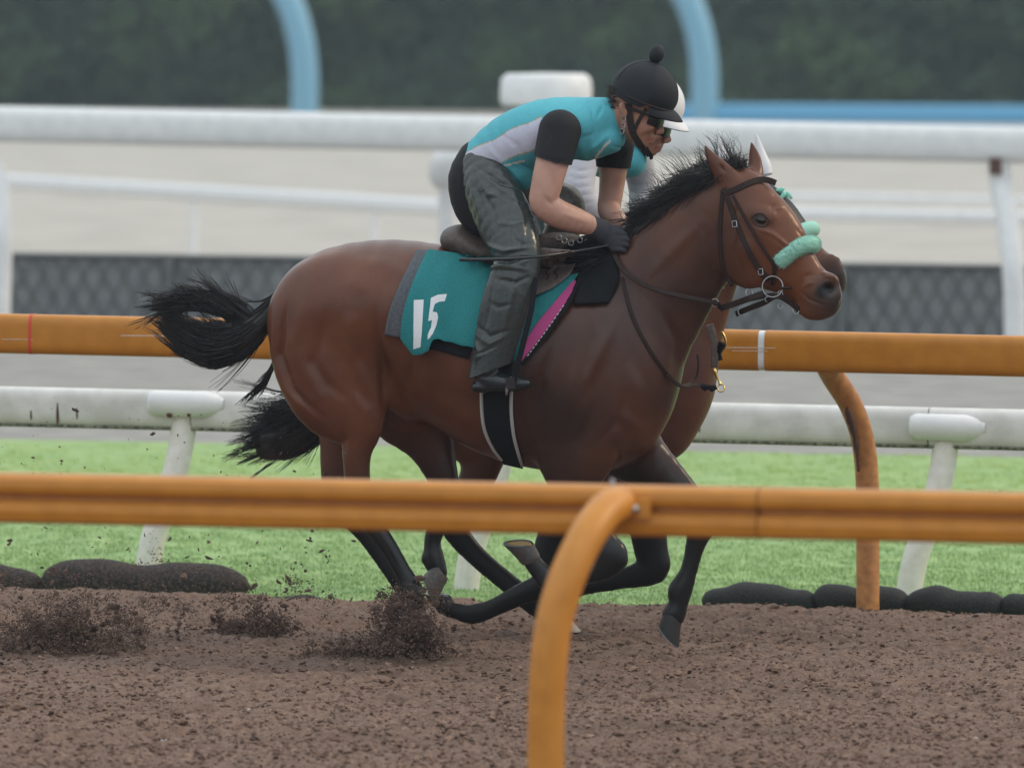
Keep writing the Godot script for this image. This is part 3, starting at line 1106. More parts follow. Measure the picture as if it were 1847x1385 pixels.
func coat_bay(p: Vector3, _n: Vector3) -> Color:
	var k := nz_coat.get_noise_3d(p.x * 2.0, p.y * 2.0, p.z * 2.0)
	var fine := nz_coat.get_noise_3d(p.x * 60.0, p.y * 25.0, p.z * 40.0)
	var c := Color(0.098, 0.034, 0.018)
	c = lin(c, Color(0.140, 0.050, 0.024), 0.5 + k * 1.2)
	c = lin(c, Color(0.155, 0.053, 0.022), (p.x - 0.85) * 3.0)                   # redder about the head
	c = c * (1.0 + 0.10 * fine)
	var forehand_shade := clampf(0.55 + 0.9 * nz_coat.get_noise_3d(p.x * 0.8 + 7.0, p.y * 0.8, p.z * 0.6), 0.0, 1.0) * clampf((p.x + 0.25) * 2.2, 0.0, 1.0) * clampf((1.05 - p.x) * 4.0, 0.0, 1.0)
	c = lin(c, Color(0.034, 0.018, 0.0145), forehand_shade)          # rider shade on shoulders and neck, painted into the coat
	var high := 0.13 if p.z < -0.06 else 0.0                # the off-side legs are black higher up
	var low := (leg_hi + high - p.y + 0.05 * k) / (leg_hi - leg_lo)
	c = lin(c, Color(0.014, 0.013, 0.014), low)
	var m := 1.0 - (p.distance_to(muzzle) - 0.055) / 0.07
	c = lin(c, Color(0.040, 0.034, 0.034), m * 0.9)
	var ed := Vector2((p.x - eye_at.x) * 0.90 - (p.y - eye_at.y) * 0.43, (p.y - eye_at.y) * 0.90 + (p.x - eye_at.x) * 0.43)
	var e := 1.7 - Vector2(ed.x / 0.036, ed.y / 0.024).length() * 1.3
	c = lin(c, Color(0.028, 0.018, 0.015), e * 0.8)
	var nd := Vector2((p.x - nostril.x) * 0.8 + (p.y - nostril.y) * 0.6, (p.y - nostril.y) * 0.8 - (p.x - nostril.x) * 0.6)
	c = lin(c, Color(0.006, 0.005, 0.005), 1.6 - Vector2(nd.x / 0.042, nd.y / 0.030).length() * 1.6 + 0.3)
	c.a = 1.0
	return c

func coat_dark(p: Vector3, n: Vector3) -> Color:
	var q := warp2.affine_inverse() * (p - shift2h) if p.x - shift2.x > P(1270, 0, 0).x else p - shift2
	var k := nz_coat.get_noise_3d(p.x * 2.0, p.y * 2.0, p.z * 2.0)
	var c := lin(Color(0.100, 0.042, 0.028), Color(0.140, 0.058, 0.034), 0.5 + k * 1.2)
	c = lin(c, Color(0.015, 0.013, 0.013), (leg_hi - 0.05 - q.y + 0.05 * k) / (leg_hi - leg_lo))
	c = lin(c, Color(0.040, 0.034, 0.034), 0.9 - (q.distance_to(muzzle) - 0.055) / 0.07)
	c.a = 1.0
	if hood2(q): c = Color(0.02, 0.022, 0.026)
	return c

func hood2(q: Vector3) -> bool:                          # the hood worn by the second horse: poll, cheeks and forehead
	var a := P(1395, 318, 0.0)
	var b := P(1476, 424, 0.0)
	var c := P(1325, 540, 0.0)
	var d := Vector2(b.x - c.x, b.y - c.y)
	var e := Vector2(q.x - c.x, q.y - c.y)
	return q.y > P(0, 530, 0.0).y and q.x > P(1285, 0, 0.0).x and d.cross(e) > 0.0 and a.x > -99.0

var shift2 := Vector3(-0.10, -0.055, -1.1)
var shift2h := Vector3(-0.245, -0.008, -1.1)
var warp2 := Transform3D.IDENTITY

func torso_rows() -> Array:
	return [[548, 590, 66, 0.16, 0], [600, 562, 108, 0.235, 0], [680, 556, 124, 0.27, 0], [770, 572, 134, 0.285, 0], [850, 622, 158, 0.30, 0], [930, 655, 176, 0.295, 0], [1010, 668, 182, 0.265, 0], [1062, 674, 166, 0.225, 0], [1100, 698, 108, 0.185, 0]]

func neck_rows() -> Array:
	return [[1080, 625, 150, 0.165, 0], [1148, 548, 126, 0.122, 0], [1203, 482, 108, 0.100, 0], [1253, 426, 92, 0.087, 0], [1300, 380, 76, 0.078, 0], [1328, 362, 62, 0.072, 0]]

func head_rows() -> Array:
	return [[1332, 372, 58, 0.078, 0], [1360, 420, 80, 0.092, 0], [1390, 450, 71, 0.088, 0], [1420, 478, 54, 0.070, 0], [1450, 506, 42, 0.056, 0], [1474, 527, 39, 0.056, 0], [1484, 537, 35, 0.052, 0]]

func horse_body(which: int) -> Body:
	var s := Vector3.ZERO if which == 1 else shift2
	var C := []
	C.append(chain(0.022, torso_rows(), s, 3))
	C.append(chain(0.030, [[1075, 765, 80, 0.15, 0], [1122, 778, 56, 0.14, 0]], s))
	var h := Vector3.ZERO if which == 1 else shift2h
	var nk := []
	for q in neck_rows():
		var e := clampf((q[0] - 1080.0) / 220.0, 0.0, 1.0)
		nk.append([P(q[0], q[1], 0) + s.lerp(h, e), q[2] * mpp(0), q[3]])
	C.append(chain3(0.026, nk, 3))
	s = h
	if which == 2:
		warp = warp2
	C.append(chain(0.012, head_rows(), s, 3))
	# jowl, brow, muzzle, lips, chin
	for z in [0.045, -0.045]:
		C.append(chain(0.010, [[1338, 458, 50, 0.035, z], [1352, 480, 40, 0.03, z]], s))
		C.append(chain(0.008, [[1362, 388, 16, 0.022, z * 1.45], [1385, 392, 13, 0.018, z * 1.5]], s))
		C.append(chain(0.008, [[1375, 420, 8, 0.012, z * 1.75], [1428, 462, 7, 0.010, z * 1.35]], s))      # cheek ridge
		C.append(chain(0.007, [[1494, 512, 20, 0.016, z * 0.75], [1498, 530, 20, 0.016, z * 0.8]], s))
	C.append(chain(0.008, [[1490, 548, 22, 0.042, 0], [1478, 556, 20, 0.040, 0]], s))
	C.append(chain(0.008, [[1462, 560, 16, 0.030, 0], [1446, 552, 14, 0.028, 0]], s))
	# ears
	if which == 1:
		C.append(chain(0.006, [[1316, 330, 22, 0.026, 0.05], [1304, 310, 17, 0.020, 0.06], [1287, 288, 11, 0.013, 0.066], [1272, 264, 2.5, 0.005, 0.066]], s))
		C.append(chain(0.006, [[1362, 318, 16, 0.026, -0.05], [1363, 300, 13, 0.018, -0.06], [1361, 280, 10, 0.012, -0.066], [1356, 258, 2.5, 0.005, -0.066]], s))
	s = Vector3.ZERO if which == 1 else shift2
	warp = Transform3D.IDENTITY
	C.append(chain(0.025, [[690, 680, 46, 0.13, 0], [745, 722, 38, 0.11, 0]], s))
	# quarters, shoulders
	C.append(chain(0.020, [[600, 585, 118, 0.10, 0.12], [602, 650, 112, 0.11, 0.13], [612, 706, 90, 0.095, 0.14], [648, 766, 44, 0.066, 0.145], [643, 818, 27, 0.048, 0.145], [645, 875, 24, 0.042, 0.14], [652, 918, 25, 0.036, 0.14], [672, 946, 20, 0.030, 0.14], [702, 988, 16.5, 0.027, 0.14], [728, 1034, 16, 0.026, 0.14], [744, 1062, 19, 0.030, 0.14], [748, 1084, 17, 0.030, 0.14]] if which == 1
		else [[730, 640, 110, 0.10, -1.22], [815, 730, 84, 0.10, -1.23], [866, 806, 48, 0.065, -1.24], [860, 862, 33, 0.05, -1.24], [826, 912, 26, 0.042, -1.24], [815, 944, 26, 0.036, -1.24], [852, 996, 20, 0.03, -1.24], [912, 1048, 19, 0.028, -1.24], [966, 1092, 21, 0.031, -1.24], [1002, 1112, 18, 0.03, -1.24]]))
	C.append(chain(0.020, [[640, 620, 100, 0.10, -0.12], [715, 710, 84, 0.095, -0.13], [768, 785, 50, 0.066, -0.14], [795, 850, 31, 0.05, -0.14], [805, 895, 25, 0.038, -0.14], [794, 932, 21, 0.032, -0.14], [780, 975, 16, 0.026, -0.14], [784, 1006, 18, 0.029, -0.14], [791, 1032, 17, 0.029, -0.14]] if which == 1
		else [[640, 640, 100, 0.10, -0.98], [625, 720, 70, 0.09, -0.97], [604, 790, 30, 0.05, -0.96], [601, 850, 24, 0.042, -0.96], [612, 905, 25, 0.036, -0.96], [660, 965, 18, 0.028, -0.96], [712, 1040, 16, 0.026, -0.96], [734, 1072, 18, 0.029, -0.96], [742, 1090, 16, 0.028, -0.96]]))
	C.append(chain(0.022, [[1040, 640, 95, 0.075, 0.155], [1050, 730, 92, 0.085, 0.155], [1040, 800, 78, 0.085, 0.15], [1036, 862, 50, 0.066, 0.145], [1058, 930, 35, 0.048, 0.14], [1085, 980, 31, 0.042, 0.14], [1098, 1006, 32, 0.042, 0.14], [1080, 1028, 22, 0.032, 0.14], [1040, 1040, 17, 0.026, 0.14], [1000, 1045, 18, 0.028, 0.14], [978, 1034, 18, 0.029, 0.14], [960, 1012, 17, 0.029, 0.14]] if which == 1
		else [[1085, 650, 95, 0.075, -0.95], [1095, 750, 90, 0.085, -0.95], [1060, 850, 60, 0.07, -0.96], [1018, 930, 40, 0.05, -0.96], [990, 1000, 30, 0.042, -0.96], [984, 1050, 25, 0.038, -0.96], [935, 1074, 20, 0.030, -0.96], [890, 1096, 17, 0.026, -0.96], [852, 1108, 19, 0.029, -0.96], [822, 1102, 15, 0.027, -0.96], [808, 1099, 15, 0.027, -0.96]]))
	C.append(chain(0.020, [[1060, 690, 85, 0.07, -0.15], [1095, 770, 75, 0.08, -0.15], [1150, 822, 54, 0.07, -0.15], [1205, 866, 37, 0.05, -0.145], [1248, 912, 29, 0.042, -0.14], [1263, 944, 27, 0.038, -0.14], [1254, 985, 18, 0.028, -0.14], [1243, 1028, 16, 0.026, -0.14], [1232, 1057, 20, 0.030, -0.14], [1226, 1086, 17, 0.028, -0.14], [1216, 1108, 22, 0.036, -0.14]] if which == 1
		else [[1120, 740, 85, 0.08, -1.25], [1140, 840, 62, 0.07, -1.25], [1164, 930, 38, 0.05, -1.25], [1174, 990, 32, 0.042, -1.25], [1178, 1026, 29, 0.040, -1.25], [1130, 1042, 20, 0.03, -1.25], [1085, 1052, 17, 0.026, -1.25], [1050, 1056, 18, 0.028, -1.25], [1044, 1062, 16, 0.027, -1.25]]))
	if which == 1:
		for q in [[734, 1067, 11, 0.020, 0.14, 741, 1075], [772, 1008, 11, 0.019, -0.14, 778, 1016], [1220, 1064, 13, 0.021, -0.14, 1219, 1072], [988, 1056, 10, 0.019, 0.14, 980, 1052], [1112, 996, 16, 0.030, 0.14, 1116, 1008], [1272, 940, 15, 0.03, -0.14, 1270, 952]]:
			C.append(chain(0.008, [[q[0], q[1], q[2], q[3], q[4]], [q[5], q[6], q[2] * 0.9, q[3], q[4]]]))
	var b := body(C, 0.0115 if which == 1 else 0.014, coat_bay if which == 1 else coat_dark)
	if which == 1:
		var S := []
		var st := func(px: Array, sig: float, amt: float) -> void: S.append(stroke(px, sig, amt, 0.15, -0.02, 9.0))
		st.call([524, 545, 510, 640, 535, 705, 595, 755], 0.017, -0.0188)
		st.call([498, 560, 492, 640, 515, 700, 560, 742], 0.020, 0.0087)
		st.call([694, 980, 722, 1030], 0.006, -0.0058)
		st.call([1256, 980, 1244, 1035], 0.006, -0.0058)                    # seam of the hamstrings
		st.call([600, 560, 580, 650, 600, 720], 0.030, -0.0130)
		st.call([560, 520, 545, 620, 560, 700], 0.040, 0.0101)
		st.call([650, 560, 640, 650], 0.05, 0.0116)
		st.call([692, 585, 698, 660, 694, 740], 0.020, -0.024)                              # flank fold
		st.call([640, 700, 665, 740, 668, 780], 0.025, 0.0087)
		st.call([620, 770, 630, 820], 0.012, -0.0072)
		st.call([640, 470, 700, 480, 760, 500], 0.035, 0.0087)                               # loin and hip
		st.call([652, 478, 672, 530], 0.045, 0.008)
		st.call([1122, 560, 1090, 640, 1065, 700], 0.028, 0.0130)                            # shoulder blade
		st.call([1135, 570, 1150, 650, 1165, 700], 0.028, -0.0087)
		st.call([1010, 620, 985, 700, 975, 760], 0.022, -0.0145)                             # behind the triceps
		st.call([1020, 700, 1005, 780, 1000, 830], 0.035, 0.0116)
		st.call([1085, 720, 1060, 790, 1065, 840], 0.026, -0.0087)
		st.call([1120, 740, 1150, 770, 1140, 810], 0.030, 0.0072)
		st.call([1105, 790, 1125, 830, 1105, 850], 0.020, -0.0058)
		st.call([1190, 560, 1215, 620, 1205, 680], 0.018, -0.0101)                           # jugular groove
		st.call([1165, 500, 1210, 450, 1260, 400], 0.03, 0.0058)
		st.call([780, 690, 850, 720, 930, 740], 0.05, -0.0087)                               # rib cage
		st.call([760, 640, 740, 700], 0.03, -0.0116)
		st.call([1008, 940, 1030, 880], 0.012, -0.0058)
		st.call([980, 650, 968, 720, 985, 800], 0.016, -0.007)
		st.call([1050, 650, 1040, 720, 1020, 790], 0.030, 0.006)
		st.call([1140, 700, 1120, 760, 1085, 800], 0.020, -0.006)
		st.call([560, 640, 600, 690, 640, 720], 0.022, -0.007)
		st.call([620, 600, 655, 660, 675, 720], 0.022, 0.007)
		st.call([705, 510, 694, 570, 700, 640], 0.030, -0.005)
		st.call([1070, 560, 1090, 610, 1080, 660], 0.020, 0.006)
		# face
		st.call([1386, 374], 0.013, -0.006)
		st.call([1350, 408, 1390, 424, 1432, 458], 0.008, 0.005)
		st.call([1424, 412, 1450, 442, 1482, 482], 0.009, -0.005)
		st.call([1345, 470, 1372, 500, 1410, 520], 0.010, -0.004)
		st.call([1312, 372, 1325, 392], 0.014, -0.005)
		st.call([1440, 520, 1450, 512, 1462, 512], 0.007, 0.004)
		st.call([1345, 430, 1340, 470], 0.03, 0.005)
		st.call([1384, 380, 1402, 374], 0.008, 0.004)
		st.call([1330, 405, 1322, 460, 1335, 500], 0.010, -0.004)
		st.call([1395, 428, 1440, 468], 0.007, 0.004)
		st.call([1400, 450, 1425, 480], 0.014, -0.004)
		st.call([1489, 522], 0.018, -0.020)                                                  # nostril
		st.call([1474, 505, 1480, 498, 1496, 502, 1506, 516], 0.007, 0.006)
		st.call([1428, 522, 1450, 541, 1490, 556], 0.0045, -0.006)                           # mouth
		st.call([1465, 497, 1440, 500], 0.012, -0.003)
		st.call([1290, 296, 1302, 312], 0.007, -0.008)                                        # ear shell
		b.strokes = S
		b.cut_p = P(1275, 430, 0)
		b.cut_n = Vector3(0.9435, 0.3313, 0)
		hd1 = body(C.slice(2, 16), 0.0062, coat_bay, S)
		hd1.cut_p = b.cut_p
		hd1.cut_n = -b.cut_n
	return b

func hair(b: MB, root: Vector3, dir: Vector3, length: float, bend: Vector3, curl: float, r: float, rng: RandomNumberGenerator, seg := 5) -> void:
	var pts := PackedVector3Array()
	var rad := PackedFloat32Array()
	var ph := rng.randf() * TAU
	var side := dir.cross(Vector3(0.3, 0.2, 1.0)).normalized()
	var up := dir.cross(side)
	for i in seg + 1:
		var t := float(i) / seg
		pts.append(root + dir * length * t + bend * length * t * t + (side * sin(ph + t * 5.0) + up * cos(ph * 1.7 + t * 4.0)) * curl * length * t)
		rad.append(r * (1.0 - 0.8 * t))
	b.tube(pts, rad, 3, false)

func mane(s: Vector3, sd: int) -> ArrayMesh:
	var rng := RandomNumberGenerator.new()
	rng.seed = sd
	var b := MB.new()
	var crest := curve([P(1108, 462, 0), P(1142, 424, 0), P(1195, 372, 0), P(1248, 328, 0), P(1292, 304, 0), P(1322, 300, 0)], 10)
	var lift := PackedVector3Array()
	for q in crest: lift.append(q + s + Vector3(-0.002, -0.022, 0.020))
	b.tube(lift, PackedFloat32Array(_ramp([0.040, 0.052, 0.052, 0.044, 0.030, 0.012], lift.size())), 10)
	for i in 470:          # locks of a dozen hairs that share their sweep
		var t := rng.randf()
		var f := t * (crest.size() - 1)
		var k := mini(int(f), crest.size() - 2)
		var root := crest[k].lerp(crest[k + 1], f - k) + s
		var u := rng.randf()
		var dir: Vector3
		var long: float
		var bend: Vector3
		if u < 0.66:       # lying over the near side, swept back
			dir = Vector3(rng.randf_range(-0.8, -0.1), rng.randf_range(-0.85, 0.1), rng.randf_range(0.15, 0.5))
			long = rng.randf_range(0.09, 0.165) * (1.15 - 0.45 * t)
			bend = Vector3(-0.3, -0.2, -0.25)
			root += Vector3(0, -0.01, 0.025)
		elif u < 0.93:
			dir = Vector3(rng.randf_range(-0.9, -0.2), rng.randf_range(0.2, 0.8), rng.randf_range(-0.2, 0.3))
			long = rng.randf_range(0.03, 0.07)
			bend = Vector3(-0.5, -0.35, 0.0)
		else:              # wisps blown up
			dir = Vector3(rng.randf_range(-0.7, 0.2), rng.randf_range(0.6, 1.0), rng.randf_range(-0.2, 0.3))
			long = rng.randf_range(0.08, 0.14)
			bend = Vector3(-0.3, 0.0, 0.0)
		for j in (11 if u < 0.93 else 3):
			hair(b, root + Vector3(rng.randfn() * 0.009, rng.randfn() * 0.009 - 0.012, rng.randfn() * 0.010), (dir.normalized() + Vector3(rng.randfn(), rng.randfn(), rng.randfn()) * 0.07).normalized(), long * rng.randf_range(0.75, 1.1), bend, 0.06, 0.0024, rng)
	for i in 260:          # forelock blown back between the ears
		var root := P(1330 + rng.randf_range(-14, 16), 304 + rng.randf_range(-6, 6), 0) + Vector3(0, 0, rng.randf_range(-0.03, 0.04)) + s
		hair(b, root, Vector3(rng.randf_range(-0.9, 0.4), rng.randf_range(0.0, 0.9), rng.randf_range(-0.2, 0.5)).normalized(), rng.randf_range(0.03, 0.075), Vector3(0.0, -0.2, 0), 0.2, 0.0018, rng)
	for i in 26:
		var root := P(1322 + rng.randf_range(-14, 12), 298, 0) + s
		hair(b, root, Vector3(rng.randf_range(-0.35, 0.25), 1.0, rng.randf_range(-0.2, 0.2)).normalized(), rng.randf_range(0.08, 0.14), Vector3(-0.2, 0.0, 0), 0.18, 0.0013, rng, 7)
	return b.done()

func tail(spine: Array, width: Array, sd: int, flow: Vector3, wisp: float, count: int) -> ArrayMesh:   # locks that run along the spine and part at the end
	var rng := RandomNumberGenerator.new()
	rng.seed = sd
	var b := MB.new()
	var sp := curve(spine, 10)
	var n := sp.size() - 1
	var wd := _ramp(width, sp.size())
	for lock in count / 9:
		var t0 := rng.randf() * 0.72
		var run := rng.randf_range(0.22, 0.46)
		var a := rng.randf() * TAU
		var rr := sqrt(rng.randf()) * 0.95
		var stray := Vector3(rng.randfn(), rng.randfn(), rng.randfn() * 0.6) * (0.032 if rng.randf() < wisp else 0.010) + flow * rng.randf()
		for h in 9:
			var pts := PackedVector3Array()
			var rad := PackedFloat32Array()
			var aa := a + rng.randfn() * 0.22
			var r2 := rr * rng.randf_range(0.9, 1.08)
			var ph := rng.randf() * TAU
			var extra := rng.randf_range(0.0, 0.05)
			for i in 8:
				var u := i / 7.0
				var f := minf((t0 + run * u) * n, n - 0.001)
				var k := int(f)
				var dir := (sp[k + 1] - sp[k]).normalized()
				var side := dir.cross(Vector3(0, 0, 1)).normalized()
				var w: float = lerpf(wd[k], wd[k + 1], f - k)
				var over := maxf(0.0, (t0 + run * u) - 1.0) * 0.5
				pts.append(sp[k].lerp(sp[k + 1], f - k) + side * cos(aa) * w * r2 + Vector3(0, 0, sin(aa) * w * 0.75 * r2) + stray * u * u * 1.6 + dir * (over + extra * u * u) + (side * sin(ph + u * 5.0) + Vector3(0, 0, 1) * cos(ph + u * 4.0)) * 0.006 * u)
				rad.append(0.0026 * (1.0 - 0.75 * u))
			b.tube(pts, rad, 3, false)
	return b.done()

func hoof(parent: Node, px: float, py: float, z: float, sole: Vector2, toe: Vector2, mat: Material, size := 1.0, yellow := false, turn := 0.0) -> void:
	var c := P(px, py, z)
	var a := Vector3(sole.x, -sole.y, turn).normalized()
	var f := Vector3(toe.x, -toe.y, 0)
	f = (f - a * f.dot(a)).normalized()
	var s := a.cross(f)
	var b := MB.new()
	var rings := [[-0.012, 0.034, 0.0], [0.0, 0.041, 0.0], [0.012, 0.043, 0.002], [0.045, 0.050, 0.012], [0.075, 0.057, 0.022], [0.078, 0.055, 0.023]]
	for q in rings:
		for k in 20:
			var w := TAU * k / 20.0
			var lift := 0.014 * (1.0 - cos(w)) * clampf(q[0] / 0.07, 0, 1)             # heels lower than the toe
			b.p(c + (a * (q[0] - lift) + f * (q[1] * cos(w) * (1.0 if cos(w) > 0 else 0.85) + q[2]) + s * q[1] * 0.92 * sin(w)) * size)
	for i in rings.size() - 1:
		for k in 20: b.quad(i * 20 + k, i * 20 + (k + 1) % 20, (i + 1) * 20 + (k + 1) % 20, (i + 1) * 20 + k)
	var o := put(b.done(), mat, "hoof", parent)
	b = MB.new()                                                                       # sole and frog, set in from the rim
	var e := 5
	var m := b.p(c + (a * 0.064 + f * 0.018) * size)
	for k in 20:
		var w := TAU * k / 20.0
		b.p(c + (a * (0.0765 - 0.014 * (1.0 - cos(w))) + f * (0.05 * cos(w) * (1.0 if cos(w) > 0 else 0.85) + 0.023) + s * 0.047 * sin(w)) * size)
	for k in 20: b.tri(m, m + 1 + k, m + 1 + (k + 1) % 20)
	put(b.done(), M.sole if yellow else M.hoof, "sole", o)
	b = MB.new()                                                                       # the shoe, a bright open ring
	var pts := PackedVector3Array()
	for k in 17:
		var w := lerpf(-2.5, 2.5, k / 16.0)
		pts.append(c + (a * (0.079 - 0.014 * (1.0 - cos(w))) + f * (0.05 * cos(w) * (1.0 if cos(w) > 0 else 0.85) + 0.023) + s * 0.046 * sin(w)) * size)
	b.strap(pts, 0.012 * size, 0.004 * size, a)
	put(b.done(), M.shoe, "horseshoe", o)

func horse_materials() -> void:
	M.coat = vcol(0.31, 0.42)
	M.coat.normal_enabled = true
	M.coat.normal_texture = noise_tex(0.09, 141, Color.BLACK, Color.WHITE, 5.0)
	M.coat.normal_scale = 0.10
	M.coat.uv1_triplanar = true
	M.coat.uv1_scale = Vector3(5, 12, 5)
	M.coat2 = vcol(0.4, 0.34)
	M.hair = std(Color(0.016, 0.014, 0.014), 0.42, 0.5)
	M.hoof = rough_mat(Color(0.05, 0.045, 0.043), Color(0.13, 0.115, 0.105), 0.03, 6.0, 0.5, 51)
	M.hoof_pale = rough_mat(Color(0.20, 0.17, 0.15), Color(0.38, 0.33, 0.28), 0.03, 6.0, 0.5, 52)
	M.sole = rough_mat(Color(0.20, 0.13, 0.05), Color(0.40, 0.27, 0.10), 0.03, 8.0, 0.8, 53)
	M.shoe = std(Color(0.25, 0.26, 0.28), 0.4)
	M.shoe.metallic = 0.9
	M.eye = std(Color(0.008, 0.006, 0.006), 0.08)
	nz_coat = noise(1.6, 81, 3)
	var poll := P(1330, 370, 0)
	warp2 = Transform3D(Basis.IDENTITY, poll) * Transform3D(Basis(Vector3.BACK, 0.12), Vector3.ZERO) * Transform3D(Basis.IDENTITY, -poll)
	leg_hi = P(900, 800, 0).y  # black points start higher, painting in the shade below the body
	leg_lo = P(900, 950, 0).y
	muzzle = P(1500, 536, 0)
	nostril = P(1488, 523, 0.045)
	eye_at = P(1371, 397, 0.08)

var hb1: Body
var hd1: Body
var hb2: Body

func dress_horse_1() -> Node3D:
	var t := thing("horse", "bay racehorse in full gallop wearing the teal number 15 saddlecloth", "horse", P(900, 1195, 0), "galloping racehorses")
	hb1.join(hd1)
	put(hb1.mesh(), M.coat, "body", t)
	hb1.map_near()
	var b := MB.new()
	var ez := hb1.z_at(P(1371, 397, 0.08).x, P(1371, 397, 0.08).y, 0.08)
	b.blob(P(1372, 397, ez) + Vector3(0, 0, -0.010), Vector3(0.025, 0.016, 0.016), 10, 14, Basis(Vector3.BACK, -0.35))
	put(b.done(), M.eye, "eye", t)
	b = MB.new()
	b.tube(curve([P(1354, 396, ez - 0.002), P(1364, 386, ez + 0.005), P(1378, 386, ez + 0.006), P(1389, 398, ez - 0.002)], 6), PackedFloat32Array([0.002, 0.0035, 0.004, 0.003]), 8)
	b.tube(curve([P(1354, 397, ez - 0.002), P(1366, 407, ez + 0.002), P(1380, 408, ez + 0.002), P(1389, 400, ez - 0.002)], 6), PackedFloat32Array([0.002, 0.003, 0.002]), 8)
	put(b.done(), M.eyelid, "eyelid", t)
	put(mane(Vector3.ZERO, 7), M.hair, "mane", t)
	var core := MB.new()
	core.tube(curve([P(514, 526, 0), P(480, 568, 0), P(440, 602, 0), P(392, 617, 0), P(352, 612, 0), P(330, 604, 0)], 6), PackedFloat32Array(_ramp([0.03, 0.042, 0.066, 0.080, 0.055, 0.02], 31)), 12, true, 0.7)
	var o := put(core.done(), M.hair, "tail", t)
	put(tail([P(512, 528, 0), P(476, 570, 0), P(436, 606, 0), P(386, 622, 0), P(344, 612, 0), P(314, 596, 0)], [0.030, 0.045, 0.080, 0.098, 0.082, 0.05], 21, Vector3(-0.01, 0.015, 0), 0.12, 3000), M.hair, "tail_hair", o)
	put(tail([P(466, 582, 0), P(428, 562, 0), P(385, 545, 0), P(340, 545, 0), P(292, 556, 0)], [0.03, 0.055, 0.050, 0.035, 0.02], 22, Vector3(-0.01, 0.03, 0), 0.35, 1150), M.hair, "tail_hair", o)
	put(tail([P(497, 640, 0), P(487, 672, 0), P(465, 697, 0), P(445, 712, 0)], [0.010, 0.012, 0.010, 0.006], 23, Vector3(-0.01, -0.02, 0), 0.1, 130), M.hair, "tail_hair", o)
	hoof(t, 747, 1086, 0.14, Vector2(-0.8, 0.55), Vector2(0.5, 0.85), M.hoof, 1.0, true)
	hoof(t, 792, 1034, -0.14, Vector2(-0.75, 0.6), Vector2(0.55, 0.85), M.hoof, 1.15, false, 0.2)
	hoof(t, 957, 1008, 0.14, Vector2(-0.25, -0.95), Vector2(-0.95, 0.2), M.hoof, 1.1, true, 0.18)
	hoof(t, 1213, 1114, -0.14, Vector2(-0.55, 0.83), Vector2(0.7, 0.6), M.hoof_black, 1.08)
	return t

func _ramp(a: Array, n: int) -> Array:
	var o := []
	for i in n:
		var f := float(i) / (n - 1) * (a.size() - 1)
		var k := mini(int(f), a.size() - 2)
		o.append(lerpf(a[k], a[k + 1], f - k))
	return o

func dress_horse_2() -> Node3D:
	var t := thing("horse", "dark racehorse in a black hood galloping alongside, mostly behind the bay", "horse", P(940, 1155, -1.1), "galloping racehorses")
	put(hb2.mesh(), M.coat2, "body", t)
	put(mane(shift2h, 8), M.hair, "mane", t)
	var z := -1.1
	var core := MB.new()
	core.tube(curve([P(600, 700, z), P(565, 745, z), P(525, 775, z), P(490, 800, z), P(468, 822, z)], 6), PackedFloat32Array(_ramp([0.04, 0.10, 0.115, 0.09, 0.02], 25)), 12, true, 0.7)
	var o := put(core.done(), M.hair, "tail", t)
	put(tail([P(590, 715, z), P(555, 750, z), P(515, 780, z), P(480, 805, z)], [0.06, 0.11, 0.125, 0.10, 0.06], 31, Vector3(-0.05, 0.02, 0), 0.3, 2600), M.hair, "tail_hair", o)
	hoof(t, 1004, 1112, -1.24, Vector2(0.25, 0.97), Vector2(0.97, -0.25), M.hoof_pale, 1.05)
	hoof(t, 806, 1099, -0.96, Vector2(-0.2, -0.97), Vector2(-0.97, 0.1), M.hoof_black, 1.0)
	hoof(t, 1042, 1064, -1.25, Vector2(-0.5, -0.5), Vector2(-0.5, 0.6), M.hoof, 0.8)
	hoof(t, 742, 1092, -0.96, Vector2(-0.7, 0.6), Vector2(0.5, 0.85), M.hoof, 1.0)
	return t

# ---------------------------------------------------------------- riders
var rider_parts := {}
var shift_r2 := Vector3(-0.222, -0.052, -1.1)

func trim(b: Body, ax: float, ay: float, bx: float, by: float, s: Vector3) -> void:      # cut a garment off below the line a -> b
	var p := P(ax, ay, 0.2) + s
	var q := P(bx, by, 0.2) + s
	b.cut_p = p
	b.cut_n = Vector3(q.y - p.y, p.x - q.x, 0).normalized()

func skin_tone(p: Vector3, _n: Vector3) -> Color:
	var k := nz_coat.get_noise_3d(p.x * 8.0, p.y * 8.0, p.z * 8.0)
	var c := lin(Color(0.44, 0.245, 0.185), Color(0.52, 0.30, 0.235), 0.5 + k)
	return c

func face_tone(p: Vector3, _n: Vector3, face_shift: Vector3) -> Color:
	var k := nz_coat.get_noise_3d(p.x * 8.0, p.y * 8.0, p.z * 8.0)
	var c := lin(Color(0.33, 0.165, 0.115), Color(0.40, 0.21, 0.15), 0.5 + k)  # redder than the arms, and darker to paint in the face's shade
	var q := p - face_shift
	var lip := P(1172, 251.5, 0)
	var d := Vector2((q.x - lip.x) / 0.020, (q.y - lip.y) / 0.007).length()
	c = lin(c, Color(0.30, 0.105, 0.085), (1.25 - d) * 2.0 if absf(q.z) < 0.024 else 0.0)
	return c


